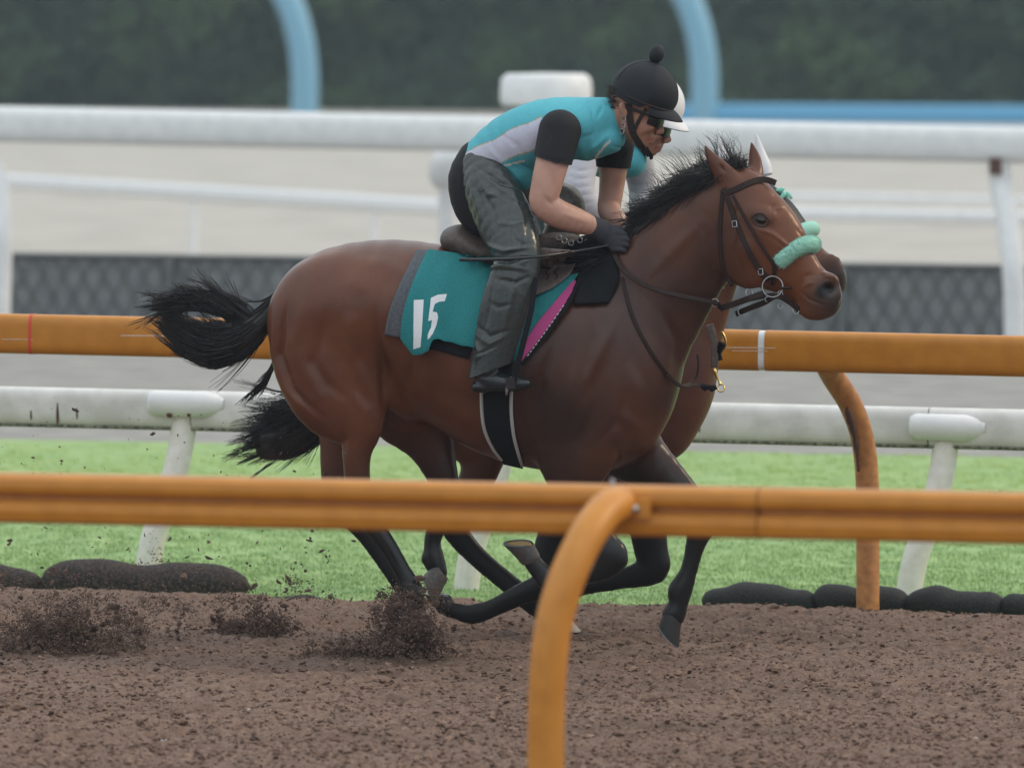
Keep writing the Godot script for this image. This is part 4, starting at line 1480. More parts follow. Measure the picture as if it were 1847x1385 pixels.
func head_chains(s: Vector3) -> Array:
	var C := []
	C.append(chain(0.006, [[1143, 172, 40, 0.070, 0], [1166, 180, 40, 0.071, 0]], s))                       # skull
	C.append(chain(0.007, [[1160, 205, 33, 0.062, 0], [1156, 228, 27, 0.052, 0], [1157, 246, 15, 0.034, 0]], s)) # face down to the chin
	C.append(chain(0.006, [[1126, 205, 22, 0.052, 0], [1142, 236, 14, 0.046, 0], [1158, 252, 10, 0.028, 0]], s)) # jaw
	C.append(chain(0.004, [[1189, 205, 6, 0.030, 0], [1184, 203, 8, 0.045, 0]], s))                          # brow
	C.append(chain(0.0035, [[1187, 214, 4, 0.009, 0], [1191, 226, 5, 0.011, 0], [1193, 236, 6, 0.013, 0]], s))   # nose
	for z in [0.012, -0.012]: C.append(chain(0.003, [[1187, 239, 4, 0.008, z], [1189, 237, 4, 0.008, z]], s))
	C.append(chain(0.003, [[1178, 247, 4, 0.020, 0], [1181, 246, 3.5, 0.012, 0]], s))                        # upper lip
	C.append(chain(0.003, [[1175, 255, 4, 0.018, 0], [1177, 254, 3.5, 0.011, 0]], s))
	C.append(chain(0.005, [[1164, 259, 7, 0.018, 0], [1158, 258, 8, 0.022, 0]], s))                          # chin
	for z in [0.044, -0.044]: C.append(chain(0.006, [[1172, 226, 10, 0.012, z], [1160, 230, 10, 0.012, z]], s))  # cheekbones
	for z in [0.068, -0.068]:
		C.append(chain(0.0025, [[1127, 184, 5, 0.006, z], [1121, 190, 5, 0.007, z * 1.12], [1122, 200, 4.5, 0.006, z * 1.1], [1127, 208, 4, 0.006, z]], s, 3))   # ear rim
		C.append(chain(0.0025, [[1131, 190, 4, 0.005, z], [1129, 204, 4, 0.005, z]], s))
	C.append(chain(0.010, [[1075, 222, 34, 0.075, 0], [1105, 212, 28, 0.058, 0], [1132, 200, 28, 0.056, 0]], s))   # neck
	return C

func arm_rows(which: int, near: bool) -> Array:
	if which == 1:
		if near: return [[1010, 236, 34, 0.060, 0.185], [998, 285, 31, 0.054, 0.215], [985, 338, 28, 0.049, 0.235], [981, 366, 26, 0.045, 0.235], [1004, 384, 26, 0.046, 0.215], [1040, 398, 23, 0.042, 0.165], [1074, 410, 17, 0.032, 0.115], [1094, 420, 15, 0.022, 0.10]]
		return [[1108, 262, 32, 0.058, -0.19], [1106, 310, 25, 0.048, -0.215], [1102, 350, 22, 0.043, -0.225], [1099, 378, 21, 0.041, -0.21], [1112, 398, 19, 0.037, -0.15], [1128, 416, 15, 0.030, -0.09], [1140, 428, 13, 0.022, -0.08]]
	if near: return [[1052, 262, 34, 0.060, -0.92], [1046, 305, 27, 0.052, -0.89], [1044, 340, 25, 0.046, -0.87], [1052, 362, 24, 0.042, -0.88], [1078, 382, 22, 0.040, -0.93], [1110, 400, 17, 0.032, -0.99], [1130, 412, 14, 0.024, -1.0]]
	return [[1142, 275, 30, 0.055, -1.28], [1155, 310, 25, 0.048, -1.31], [1160, 345, 22, 0.044, -1.32], [1158, 375, 20, 0.040, -1.28], [1160, 398, 17, 0.035, -1.22], [1164, 418, 14, 0.026, -1.18], [1166, 424, 13, 0.022, -1.18]]

func grown(rows: Array, px: float, from := 0, to := 99) -> Array:
	var o := []
	for i in range(from, mini(to, rows.size())):
		var q: Array = rows[i].duplicate()
		q[2] += px
		q[3] += px * mpp(0)
		o.append(q)
	return o

func torso_vest(s: Vector3) -> Array:
	return [chain(0.010, [[872, 290, 42, 0.135, 0], [925, 264, 60, 0.155, 0], [985, 240, 62, 0.178, 0], [1042, 228, 53, 0.185, 0], [1070, 222, 42, 0.150, 0]], s, 3),
		chain(0.008, [[905, 288, 40, 0.12, 0], [938, 308, 36, 0.115, 0]], s),
		chain(0.008, [[1062, 250, 40, 0.14, 0], [1100, 250, 27, 0.10, 0]], s),
		chain(0.006, [[1072, 217, 40, 0.110, 0], [1090, 214, 38, 0.082, 0]], s)]

func vest_color(p: Vector3, n: Vector3) -> Color:
	var q := p - vest_shift
	var k := nz_coat.get_noise_3d(p.x * 40.0, p.y * 40.0, p.z * 40.0)
	var c := Color(0.085, 0.40, 0.475) * (1.0 + 0.08 * k)
	# pale side panel edged with piping, on both flanks
	var upper: float = vest_line[0].x * (q.x - vest_line[0].y) + vest_line[0].z
	var lower: float = vest_line[1].x * (q.x - vest_line[1].y) + vest_line[1].z
	if absf(p.z - vest_shift.z) > 0.04:
		var wave := 0.004 * sin(q.x * 40.0)
		if q.y < upper + wave and q.y > lower + wave and q.x < vest_line[2].x: c = Color(0.52, 0.53, 0.64)
		elif (absf(q.y - upper - wave) < 0.0042 or absf(q.y - lower - wave) < 0.0042) and q.x < vest_line[2].x: c = Color(0.34, 0.31, 0.16)
	# white zip line down the breast
	var zl: float = vest_line[3].x * (q.x - vest_line[3].y) + vest_line[3].z
	if absf(q.y - zl) < 0.0045 and q.x > vest_line[4].x and q.x < vest_line[4].y: c = Color(0.62, 0.64, 0.60)
	var hl: float = vest_line[5].x * (q.x - vest_line[5].y) + vest_line[5].z
	if absf(q.y - hl) < 0.004 and q.x > vest_line[6].x and q.x < vest_line[6].y: c = Color(0.60, 0.62, 0.58)
	c.a = 1.0
	return c

var vest_shift := Vector3.ZERO
var vest_line := []
func line_px(ax: float, ay: float, bx: float, by: float) -> Vector3:
	var a := P(ax, ay, 0.16)
	var b := P(bx, by, 0.16)
	return Vector3((b.y - a.y) / (b.x - a.x), a.x, a.y)

func fold(px: Array, sigma: float, amount: float, z: float, zlo: float, zhi: float) -> Array: return stroke(px, sigma, amount, z, zlo, zhi)

func hand_chains(px: float, py: float, z: float, s: Vector3) -> Array:     # a gloved fist round the rein: palm, four curled fingers of unequal length, thumb from the side of the palm
	var C := [chain(0.006, [[px - 26, py - 16, 17, 0.026, z], [px - 8, py - 4, 19, 0.022, z], [px + 4, py + 3, 18, 0.020, z]], s)]
	for i in 4:
		var y := py - 13.0 + i * 10.0
		var x: float = px + [10, 14, 13, 8][i]
		C.append(chain(0.0025, [[x - 10, y, 4.6, 0.0095, z + 0.006], [x + 4, y + 1, 4.5, 0.0095, z + 0.010], [x + 11, y + 4, 4.3, 0.009, z - 0.004], [x + 6, y + 7, 4.2, 0.009, z - 0.022], [x - 4, y + 6, 4.0, 0.0085, z - 0.026]], s, 3))
	C.append(chain(0.003, [[px - 14, py - 16, 5.5, 0.011, z - 0.006], [px + 2, py - 21, 5.0, 0.010, z - 0.012], [px + 15, py - 18, 4.4, 0.009, z - 0.016]], s, 3))
	return C

func rider_bodies(which: int) -> Array:
	var s := Vector3.ZERO if which == 1 else shift_r2
	var R := {}
	var near := arm_rows(which, true)
	var far := arm_rows(which, false)
	# the figure itself: head, neck, trunk, arms and legs in one skin
	var C := head_chains(s)
	C.append(chain(0.008, [[872, 300, 26, 0.09, 0], [985, 245, 40, 0.12, 0], [1070, 224, 32, 0.10, 0]], s))
	C.append(chain(0.008, near))
	C.append(chain(0.008, far))
	for z in [1.0, -1.0]:
		C.append(chain(0.008, [[866, 320, 28, 0.05, 0.10 * z], [925, 430, 26, 0.045, 0.25 * z], [905, 560, 22, 0.035, 0.34 * z], [888, 650, 12, 0.02, 0.348 * z]], s))
	R.skin = body(C, 0.0062 if which == 1 else 0.0075, skin_mix.bind(s))
	if which == 1:
		R.skin.strokes = [fold([1010, 318, 1000, 352], 0.010, -0.003, 0.22, 0.1, 1.0), fold([985, 352, 1002, 372], 0.008, -0.004, 0.23, 0.1, 1.0), fold([1020, 384, 1060, 402], 0.012, 0.003, 0.2, 0.05, 1.0), fold([1170, 236, 1166, 250], 0.005, -0.0025, 0.03, -1.0, 1.0)]
	R.vest = body(torso_vest(s), 0.0068 if which == 1 else 0.010, vest_color_1 if which == 1 else vest_color_2)
	if which == 2: R.vest.chains.append(chain(0.008, [[1095, 280, 42, 0.13, -1.1], [1136, 290, 30, 0.11, -1.1]]))
	if which == 1:
		R.vest.strokes = [fold([1062, 190, 1072, 225, 1068, 260], 0.008, -0.006, 0.15, -1, 1), fold([1085, 188, 1080, 215], 0.007, -0.005, 0.1, -1, 1), fold([1098, 240, 1075, 262, 1050, 280], 0.008, 0.006, 0.12, -1, 1), fold([1050, 250, 1075, 240], 0.006, -0.004, 0.12, -1, 1), fold([900, 240, 935, 262, 950, 300], 0.010, -0.004, 0.15, -1, 1), fold([880, 262, 905, 290, 940, 330], 0.012, 0.005, 0.12, -1, 1), fold([930, 290, 960, 310], 0.008, -0.005, 0.12, -1, 1), fold([905, 300, 930, 322], 0.007, -0.005, 0.12, -1, 1), fold([955, 215, 965, 260], 0.009, 0.004, 0.16, -1, 1), fold([1100, 262, 1118, 272], 0.006, -0.005, 0.1, -1, 1)]
	if which == 1:
		R.sleeve = body([chain(0.006, grown(near, 5.0, 0, 3))], 0.006)
		trim(R.sleeve, 960, 278, 1040, 300, Vector3.ZERO)
		R.sleeve.strokes = [fold([985, 280, 1010, 292, 1030, 290], 0.006, -0.003, 0.22, 0, 1), fold([980, 215, 1000, 240, 985, 265], 0.010, -0.003, 0.2, 0, 1)]
		R.sleeve_far = body([chain(0.006, grown(far, 5.0, 0, 3))], 0.007)
		trim(R.sleeve_far, 1070, 306, 1160, 312, Vector3.ZERO)
	else:
		R.sleeve = body([chain(0.006, grown(near, 4.0, 0, 6))], 0.008)
		R.sleeve_far = body([chain(0.006, grown(far, 4.0, 0, 6))], 0.008)
		for k in 5: R.sleeve.strokes.append(stroke([1025, 300 + k * 16, 1050, 308 + k * 15, 1075, 304 + k * 15], 0.005, -0.0035, -0.87, -9, 9))
		for k in 5: R.sleeve_far.strokes.append(stroke([1130, 315 + k * 14, 1155, 320 + k * 14, 1180, 316 + k * 14], 0.005, -0.0035, -1.3, -9, 9))
	R.glove = body(hand_chains(1108, 432, 0.095, s) + [chain(0.005, [[1068, 408, 20, 0.036, 0.122], [1086, 416, 19, 0.030, 0.105]], s)] if which == 1 else hand_chains(1120, 410, 0.1, s), 0.0042 if which == 1 else 0.007)
	R.breeches = body([chain(0.012, [[858, 283, 30, 0.115, 0], [846, 322, 36, 0.135, 0], [858, 372, 38, 0.140, 0], [890, 405, 36, 0.13, 0], [935, 415, 28, 0.10, 0]], s)], 0.010)
	var leg := []
	leg.append(chain(0.012, [[866, 300, 36, 0.060, 0.085], [886, 345, 49, 0.072, 0.145], [910, 395, 53, 0.074, 0.205], [928, 440, 47, 0.066, 0.265], [932, 478, 43, 0.058, 0.305], [916, 530, 44, 0.056, 0.335], [902, 590, 41, 0.052, 0.345], [889, 640, 37, 0.050, 0.348], [880, 690, 38, 0.050, 0.348]], s, 3))
	R.chaps = body(leg, 0.0075 if which == 1 else 0.012)
	trim(R.chaps, 835, 690, 930, 656, s)
	if which == 1:
		var zz := 0.25
		R.chaps.strokes = [fold([850, 300, 900, 330, 930, 340], 0.008, -0.0108, zz, 0, 1), fold([855, 320, 880, 350, 910, 355], 0.008, 0.0081, zz, 0, 1), fold([865, 345, 890, 375, 905, 420], 0.010, -0.0081, zz, 0, 1), fold([925, 350, 945, 390, 955, 440], 0.010, 0.0108, zz, 0, 1), fold([880, 440, 920, 452, 965, 445], 0.009, 0.0135, zz, 0, 1), fold([885, 462, 925, 470, 970, 462], 0.008, -0.0175, zz, 0, 1), fold([882, 484, 920, 478, 962, 484], 0.009, 0.0135, zz, 0, 1), fold([905, 500, 945, 508, 965, 498], 0.007, -0.0108, zz, 0, 1), fold([890, 510, 882, 560, 870, 620], 0.010, 0.0095, zz, 0, 1), fold([905, 505, 896, 560, 885, 610], 0.008, -0.0081, zz, 0, 1), fold([868, 580, 900, 604, 935, 592], 0.006, -0.008, zz, 0, 1), fold([866, 598, 900, 618, 932, 602], 0.006, 0.007, zz, 0, 1), fold([858, 640, 886, 634, 918, 618], 0.005, -0.006, zz, 0, 1), fold([862, 655, 880, 640, 900, 630], 0.005, 0.005, zz, 0, 1), fold([950, 470, 940, 530, 925, 600], 0.012, 0.0081, zz, 0, 1), fold([868, 610, 880, 632, 872, 660], 0.007, 0.0081, zz, 0, 1), fold([838, 300, 850, 350, 868, 400], 0.010, 0.0081, zz, 0, 1), fold([870, 325, 905, 350, 945, 372], 0.007, -0.007, zz, 0, 1), fold([845, 330, 862, 352, 880, 400], 0.008, -0.006, zz, 0, 1), fold([900, 400, 930, 405, 962, 398], 0.008, 0.006, zz, 0, 1), fold([895, 540, 915, 552, 945, 545], 0.007, -0.006, zz, 0, 1), fold([930, 420, 950, 440, 968, 438], 0.006, -0.006, zz, 0, 1)]
	R.chaps_far = body([chain(0.012, [[868, 302, 36, 0.060, -0.085], [930, 332, 44, 0.070, -0.15], [1000, 360, 36, 0.06, -0.22], [1024, 366, 30, 0.055, -0.24], [1020, 400, 32, 0.05, -0.26], [985, 500, 36, 0.05, -0.28], [950, 620, 32, 0.045, -0.29]] if which == 1 else [[868, 302, 36, 0.060, -0.085], [910, 395, 53, 0.074, -0.205], [932, 478, 43, 0.058, -0.275], [889, 640, 37, 0.050, -0.292]], s, 3)], 0.010)
	R.chaps_far.strokes = [stroke([1005, 345, 1030, 350, 1045, 375], 0.008, -0.007, -0.24, -1, 1), stroke([1000, 335, 1025, 338, 1050, 360], 0.008, 0.006, -0.24, -1, 1)]
	R.boots = body([chain(0.006, [[878, 655, 24, 0.040, 0.345], [880, 680, 24, 0.036, 0.345], [902, 690, 17, 0.036, 0.347], [930, 692, 14, 0.036, 0.349], [950, 692, 9, 0.026, 0.349]], s), chain(0.004, [[860, 698, 10, 0.030, 0.345], [874, 699, 10, 0.032, 0.345]], s)], 0.006 if which == 1 else 0.010)
	R.boots.strokes = [stroke([868, 676, 890, 678, 906, 672], 0.006, -0.004, 0.29, 0, 1), stroke([858, 702, 890, 703, 940, 700], 0.003, -0.003, 0.29, 0, 1), stroke([872, 668, 895, 672], 0.006, 0.004, 0.29, 0, 1)]
	rider_parts[which] = R
	return R.values()

func skin_mix(p: Vector3, n: Vector3, s: Vector3) -> Color:
	return face_tone(p, n, s) if p.x - s.x > P(1090, 0, 0).x and p.y - s.y > P(0, 268, 0).y else skin_tone(p, n)

func vest_color_1(p: Vector3, n: Vector3) -> Color: return vest_color(p, n)
func vest_color_2(p: Vector3, n: Vector3) -> Color: return vest_color(p - shift_r2, n)

func rider_materials() -> void:
	vest_line = [line_px(866, 262, 972, 212), line_px(878, 303, 976, 262), Vector3(P(978, 0, 0.16).x, 0, 0), line_px(1052, 296, 1092, 256), Vector3(P(1050, 0, 0.16).x, P(1094, 0, 0.16).x, 0), line_px(884, 305, 942, 290), Vector3(P(884, 0, 0.16).x, P(942, 0, 0.16).x, 0)]
	M.skin = vcol(0.5, 0.5)
	M.skin.normal_enabled = true
	M.skin.normal_texture = noise_tex(0.12, 151, Color.BLACK, Color.WHITE, 4.0)
	M.skin.normal_scale = 0.12
	M.skin.uv1_triplanar = true
	M.skin.uv1_scale = Vector3.ONE * 8.0
	M.skin.subsurf_scatter_enabled = true
	M.skin.subsurf_scatter_strength = 0.08
	M.vest = vcol(0.7, 0.4)
	M.vest.normal_enabled = true
	M.vest.normal_texture = noise_tex(0.010, 152, Color.BLACK, Color.WHITE, 8.0)
	M.vest.normal_scale = 0.35
	M.vest.uv1_triplanar = true
	M.vest.uv1_scale = Vector3.ONE * 2.2
	M.black_cloth = std(Color(0.013, 0.014, 0.017), 0.75, 0.4)
	M.glove = std(Color(0.045, 0.046, 0.058), 0.8, 0.4)
	M.white_cloth = std(Color(0.60, 0.60, 0.66), 0.8)
	M.chaps = rough_mat(Color(0.028, 0.036, 0.035), Color(0.042, 0.051, 0.049), 0.02, 4.0, 0.24, 57, 0.20)
	M.chaps_olive = rough_mat(Color(0.10, 0.10, 0.085), Color(0.15, 0.15, 0.125), 0.02, 4.0, 0.38, 58, 0.12)
	M.boot = std(Color(0.014, 0.018, 0.022), 0.25)
	M.helmet_black = std(Color(0.014, 0.017, 0.022), 0.7, 0.4)
	M.helmet_white = std(Color(0.75, 0.75, 0.78), 0.6)
	M.shade = std(Color(0.006, 0.006, 0.008), 0.3)
	M.lens = std(Color(0.02, 0.03, 0.028), 0.08)
	M.strap = std(Color(0.028, 0.022, 0.023), 0.6, 0.35)
	M.hairbrown = std(Color(0.045, 0.025, 0.018), 0.5)
	M.chrome = std(Color(0.42, 0.43, 0.44), 0.30)
	M.chrome.metallic = 1.0
	M.brass = std(Color(0.55, 0.40, 0.15), 0.25)
	M.brass.metallic = 1.0

func helmet(t: Node3D, s: Vector3, which: int) -> void:
	var c := P(1163, 168, 0) + s
	var q := Basis(Vector3.BACK, -0.38)                       # tipped forward with the head
	var o: MeshInstance3D
	for side in [1, -1]:
		var b := MB.new()
		var n := 14
		var m := 16
		for i in n + 1:
			var a := lerpf(0.0, 1.75, float(i) / n)            # from the crown down past the equator
			for k in m + 1:
				var w: float = PI * k / m * side
				var f := cos(w)
				var r := Vector3(sin(a) * cos(w) * 0.135, cos(a) * (0.128 if f < 9 else 0.1), sin(a) * sin(w) * 0.108)
				if a > 1.5: r *= 1.0 - 0.12 * (a - 1.5)
				if a > 1.3 and absf(sin(w)) > 0.5 and f < 0.3: r.y -= 0.028 * clampf((a - 1.3) / 0.4, 0, 1) * absf(sin(w))   # comes down over the ears
				b.p(c + q * (r + Vector3(0, 0, 0.0004 * side)))
		for i in n:
			for k in m:
				if side > 0: b.quad(i * (m + 1) + k, i * (m + 1) + k + 1, (i + 1) * (m + 1) + k + 1, (i + 1) * (m + 1) + k)
				else: b.quad(i * (m + 1) + k, (i + 1) * (m + 1) + k, (i + 1) * (m + 1) + k + 1, i * (m + 1) + k + 1)
		o = put(b.done(), M.helmet_black if which == 1 else M.helmet_white, "helmet", t)
		b = MB.new()                                            # its half of the peak
		for i in 6:
			var e := i / 5.0
			for k in 13:
				var w: float = 1.15 * k / 12.0 * side
				var reach := 0.052 * pow(maxf(0.0, cos(w * 1.25)), 0.7)
				var base := Vector3(cos(w) * 0.130, -0.026, sin(w) * 0.104)
				b.p(c + q * (base + Vector3(reach * e, -0.012 * e - 0.016 * e * e + 0.010 * cos(w) - 0.012 * absf(sin(w)), 0)))
		for i in 5:
			for k in 12: b.quad(i * 13 + k, i * 13 + k + 1, (i + 1) * 13 + k + 1, (i + 1) * 13 + k)
		var at := b.v.size()
		for i in at: b.p(b.v[i] + q * Vector3(0, -0.005, 0))
		for i in 5:
			for k in 12: b.quad(at + i * 13 + k, at + (i + 1) * 13 + k, at + (i + 1) * 13 + k + 1, at + i * 13 + k + 1)
		for k in 12: b.quad(5 * 13 + k, 5 * 13 + k + 1, at + 5 * 13 + k + 1, at + 5 * 13 + k)
		put(b.done(), M.helmet_black if which == 1 else M.helmet_white, "peak", o)
	var b := MB.new()                                           # band round the brim
	var pts := PackedVector3Array()
	for k in 25:
		var w := lerpf(-1.9, 1.9, k / 24.0)
		pts.append(c + q * Vector3(cos(w) * 0.1352, -0.022 - 0.006 * absf(sin(w)), sin(w) * 0.1088))
	b.tube(pts, PackedFloat32Array([0.0035]), 6)
	put(b.done(), M.strap, "band", t)
	b = MB.new()
	if which == 1: b.blob(c + q * Vector3(-0.012, 0.158, 0.0), Vector3(0.031, 0.036, 0.031), 12, 16)
	for i in b.v.size(): b.v[i] += (b.v[i] - (c + q * Vector3(-0.012, 0.158, 0))) * 0.06 * sin(i * 12.9898)
	if which == 1: put(b.done(), M.helmet_black, "bobble", t)
	for sw in [0.0, 1.35, -1.35, 2.5, -2.5]:
		b = MB.new()
		var sp := PackedVector3Array()
		for k in 13:
			var a := lerpf(0.05, 1.45, k / 12.0)
			sp.append(c + q * Vector3(sin(a) * cos(sw) * 0.1352, cos(a) * 0.1282, sin(a) * sin(sw) * 0.1083))
		b.tube(sp, PackedFloat32Array([0.0014]), 5)
		put(b.done(), M.helmet_black if which == 1 else M.helmet_white, "seam", t)
	b = MB.new()                                                # chin strap
	b.strap(curve([P(1132, 186, 0.076) + s, P(1136, 212, 0.066) + s, P(1140, 236, 0.056) + s, P(1150, 254, 0.040) + s, P(1159, 267, 0.010) + s, P(1158, 266, -0.03) + s], 5), 0.026, 0.004, Vector3(0.0, -0.15, 1.0))
	b.strap(curve([P(1166, 196, 0.068) + s, P(1152, 218, 0.064) + s, P(1142, 240, 0.055) + s], 5), 0.014, 0.004, Vector3(0, 0, 1))
	put(b.done(), M.strap, "chin_strap", t)
	if which == 1:
		b = MB.new()
		for e in [[1125, 214], [1124, 226], [1122, 237]]:
			b.tube(PackedVector3Array([P(e[0] - 4, e[1] - 5, 0.075), P(e[0] + 4, e[1] - 4, 0.076), P(e[0] + 3, e[1] + 4, 0.074), P(e[0] - 5, e[1] + 3, 0.073), P(e[0] - 4, e[1] - 5, 0.075)]), PackedFloat32Array([0.0016]), 6)
		put(b.done(), M.chrome, "buckle", t)
	b = MB.new()                                                # wrap-round sunglasses
	var g := []
	for k in 15:
		var w := lerpf(-1.35, 1.35, k / 14.0)
		g.append(Vector3(cos(w) * 0.064, 0, sin(w) * 0.072))
	var gc := P(1168, 213, 0) + s
	var gq := Basis(Vector3.BACK, -0.30)
	for j in 5:
		for k in 15:
			var h := lerpf(0.024, -0.026, j / 4.0) * (1.0 - 0.35 * absf(k - 7) / 7.0) * (0.62 if j == 4 and absi(k - 7) < 2 else 1.0)
			b.p(gc + gq * ((g[k] as Vector3) * (1.0 - 0.02 * absf(j - 2)) + Vector3(0.004, h, 0)))
	for j in 4:
		for k in 14: b.quad(j * 15 + k, j * 15 + k + 1, (j + 1) * 15 + k + 1, (j + 1) * 15 + k)
	put(b.done(), M.shade if which == 1 else M.lens, "sunglasses", t)
	b = MB.new()
	for z in [0.07]: b.strap(PackedVector3Array([P(1176, 208, z * 0.93) + s, P(1150, 200, z * 1.05) + s, P(1128, 192, z * 1.02) + s]), 0.012, 0.004, Vector3(0, 0, 1))
	put(b.done(), M.shade, "temple", t)
	b = MB.new()                                                # hair at the nape
	var rng := RandomNumberGenerator.new()
	rng.seed = 90 + which
	for i in 420:
		var z := rng.randf_range(-0.06, 0.066)
		var root := P(1112 + rng.randf_range(-6, 14), 172 + rng.randf_range(-16, 24), z) + s
		hair(b, root, Vector3(-1.0, rng.randf_range(-0.5, 0.35), z * 3.0).normalized(), rng.randf_range(0.015, 0.05), Vector3(0.1, 0.25, 0), 0.35, 0.0016, rng, 5)
	put(b.done(), M.hairbrown, "hair", t)

func dress_rider(which: int) -> void:
	var s := Vector3.ZERO if which == 1 else shift_r2
	var R: Dictionary = rider_parts[which]
	var t := thing("person", "rider in a turquoise vest over a black short-sleeved shirt and grey-green leather chaps, crouching" if which == 1 else "second rider in a turquoise vest with long white sleeves, mostly hidden behind the first", "person", P(900, 700, 0) + s, "riders on the galloping horses")
	put(R.skin.mesh(), M.skin, "body", t)
	put(R.vest.mesh(), M.vest, "vest", t)
	put(R.sleeve.mesh(), M.black_cloth if which == 1 else M.white_cloth, "sleeve", t)
	put(R.sleeve_far.mesh(), M.black_cloth if which == 1 else M.white_cloth, "sleeve", t)
	put(R.glove.mesh(), M.glove, "glove", t)
	put(R.breeches.mesh(), M.black_cloth, "breeches", t)
	put(R.chaps.mesh(), M.chaps, "chap", t)
	put(R.chaps_far.mesh(), M.chaps_olive, "chap", t)
	put(R.boots.mesh(), M.boot, "boot", t)
	helmet(t, s, which)

# ---------------------------------------------------------------- saddlery
func on(b: Body, px: float, py: float, off: float, guess := 0.2) -> Vector3:      # the point of a body's near flank that a pixel shows, raised by off
	var z := guess
	for i in 4:
		var q := P(px, py, z)
		z = lerpf(z, b.z_at(q.x, q.y, z), 0.8)
	return P(px, py, z + off)

func on_line(b: Body, px: Array, off: float, n := 6, guess := 0.15) -> PackedVector3Array:
	var c := []
	for i in range(0, px.size(), 2): c.append(Vector3(px[i], px[i + 1], 0))
	var o := PackedVector3Array()
	var last := guess
	for q in curve(c, n):
		var w := on(b, q.x, q.y, off, last)
		last = w.z - off
		o.append(w)
	return o

func drape(b: Body, rows: Array, off: float, nu: int, nv: int, wave := 0.0, thick := 0.008) -> MB:   # a cloth patch between two edge lines, hung on the flank
	var e0 := []
	var e1 := []
	for i in range(0, rows[0].size(), 2): e0.append(Vector3(rows[0][i], rows[0][i + 1], 0))
	for i in range(0, rows[1].size(), 2): e1.append(Vector3(rows[1][i], rows[1][i + 1], 0))
	var c0 := curve(e0, 12)
	var c1 := curve(e1, 12)
	var m := MB.new()
	for side in 2:
		for j in nv + 1:
			var f := float(j) / nv
			var a := c0[int(round(f * (c0.size() - 1)))]
			var d := c1[int(round(f * (c1.size() - 1)))]
			for i in nu + 1:
				var g := float(i) / nu
				var q := a.lerp(d, g)
				var lift := off + wave * (sin(g * 9.0 + f * 3.0) * f + 0.6 * sin(g * 17.0 - f * 7.0) * f) - (thick if side == 1 else 0.0)
				m.p(on(b, q.x, q.y, lift), Vector2(g, f))
	var w := nu + 1
	var k := w * (nv + 1)
	for j in nv:
		for i in nu:
			m.quad(j * w + i, j * w + i + 1, (j + 1) * w + i + 1, (j + 1) * w + i)
			m.quad(k + j * w + i, k + (j + 1) * w + i, k + (j + 1) * w + i + 1, k + j * w + i + 1)
	for i in nu:
		m.quad(nv * w + i, nv * w + i + 1, k + nv * w + i + 1, k + nv * w + i)
		m.quad(i, k + i, k + i + 1, i + 1)
	for j in nv:
		m.quad(j * w, (j + 1) * w, k + (j + 1) * w, k + j * w)
		m.quad(j * w + nu, k + j * w + nu, k + (j + 1) * w + nu, (j + 1) * w + nu)
	return m

func patch(b: Body, px: Array, off: float) -> MB:                               # a printed shape lying on the flank
	var poly := PackedVector2Array()
	for i in range(0, px.size(), 2): poly.append(Vector2(px[i], px[i + 1]))
	var m := MB.new()
	for q in poly: m.p(on(b, q.x, q.y, off))
	var t := Geometry2D.triangulate_polygon(poly)
	for i in range(0, t.size(), 3): m.tri(t[i], t[i + 1], t[i + 2])
	return m

func ring(c: Vector3, r: float, w: float, nrm: Vector3, sides := 24) -> MB:
	var m := MB.new()
	var a := nrm.cross(Vector3.UP).normalized()
	var u := a.cross(nrm)
	var pts := PackedVector3Array()
	for k in sides + 1: pts.append(c + (a * cos(TAU * k / sides) + u * sin(TAU * k / sides)) * r)
	m.tube(pts, PackedFloat32Array([w]), 8, false)
	return m

var saddle_body: Body
var pad_body: Body
func tack_materials() -> void:
	M.teal = rough_mat(Color(0.010, 0.165, 0.175), Color(0.014, 0.215, 0.225), 0.02, 3.0, 0.85, 71)
	M.print_white = std(Color(0.72, 0.74, 0.76), 0.8)
	M.pad_grey = rough_mat(Color(0.075, 0.085, 0.10), Color(0.11, 0.12, 0.135), 0.03, 4.0, 0.9, 72)
	M.pad_black = std(Color(0.010, 0.011, 0.013), 0.9, 0.3)
	M.pink = std(Color(0.42, 0.045, 0.20), 0.7)
	M.leather = rough_mat(Color(0.045, 0.030, 0.024), Color(0.085, 0.062, 0.052), 0.02, 3.5, 0.5, 73, 0.3)
	M.leather_pale = rough_mat(Color(0.10, 0.075, 0.068), Color(0.15, 0.115, 0.105), 0.02, 3.5, 0.55, 74, 0.3)
	M.bridle = std(Color(0.026, 0.014, 0.011), 0.5, 0.32)
	M.rope_white = std(Color(0.40, 0.40, 0.385), 0.8)
	M.fleece = rough_mat(Color(0.30, 0.62, 0.50), Color(0.42, 0.74, 0.62), 0.06, 9.0, 0.95, 75, 1.2)
	M.mint = std(Color(0.30, 0.72, 0.58), 0.7)
	saddle_body = body([chain(0.010, [[820, 432, 25, 0.10, 0], [838, 436, 31, 0.135, 0], [875, 454, 30, 0.145, 0], [930, 462, 26, 0.125, 0], [985, 446, 26, 0.095, 0], [1028, 440, 20, 0.070, 0], [1046, 446, 14, 0.05, 0]])], 0.009)
	pad_body = body([chain(0.010, [[1040, 464, 34, 0.095, 0], [1078, 454, 34, 0.085, 0], [1114, 454, 28, 0.07, 0]])], 0.011)
	saddle_body.strokes = [stroke([815, 455, 850, 468, 880, 472], 0.006, -0.005, 0.12, -1, 1), stroke([985, 425, 1030, 424], 0.006, -0.003, 0.08, -1, 1)]

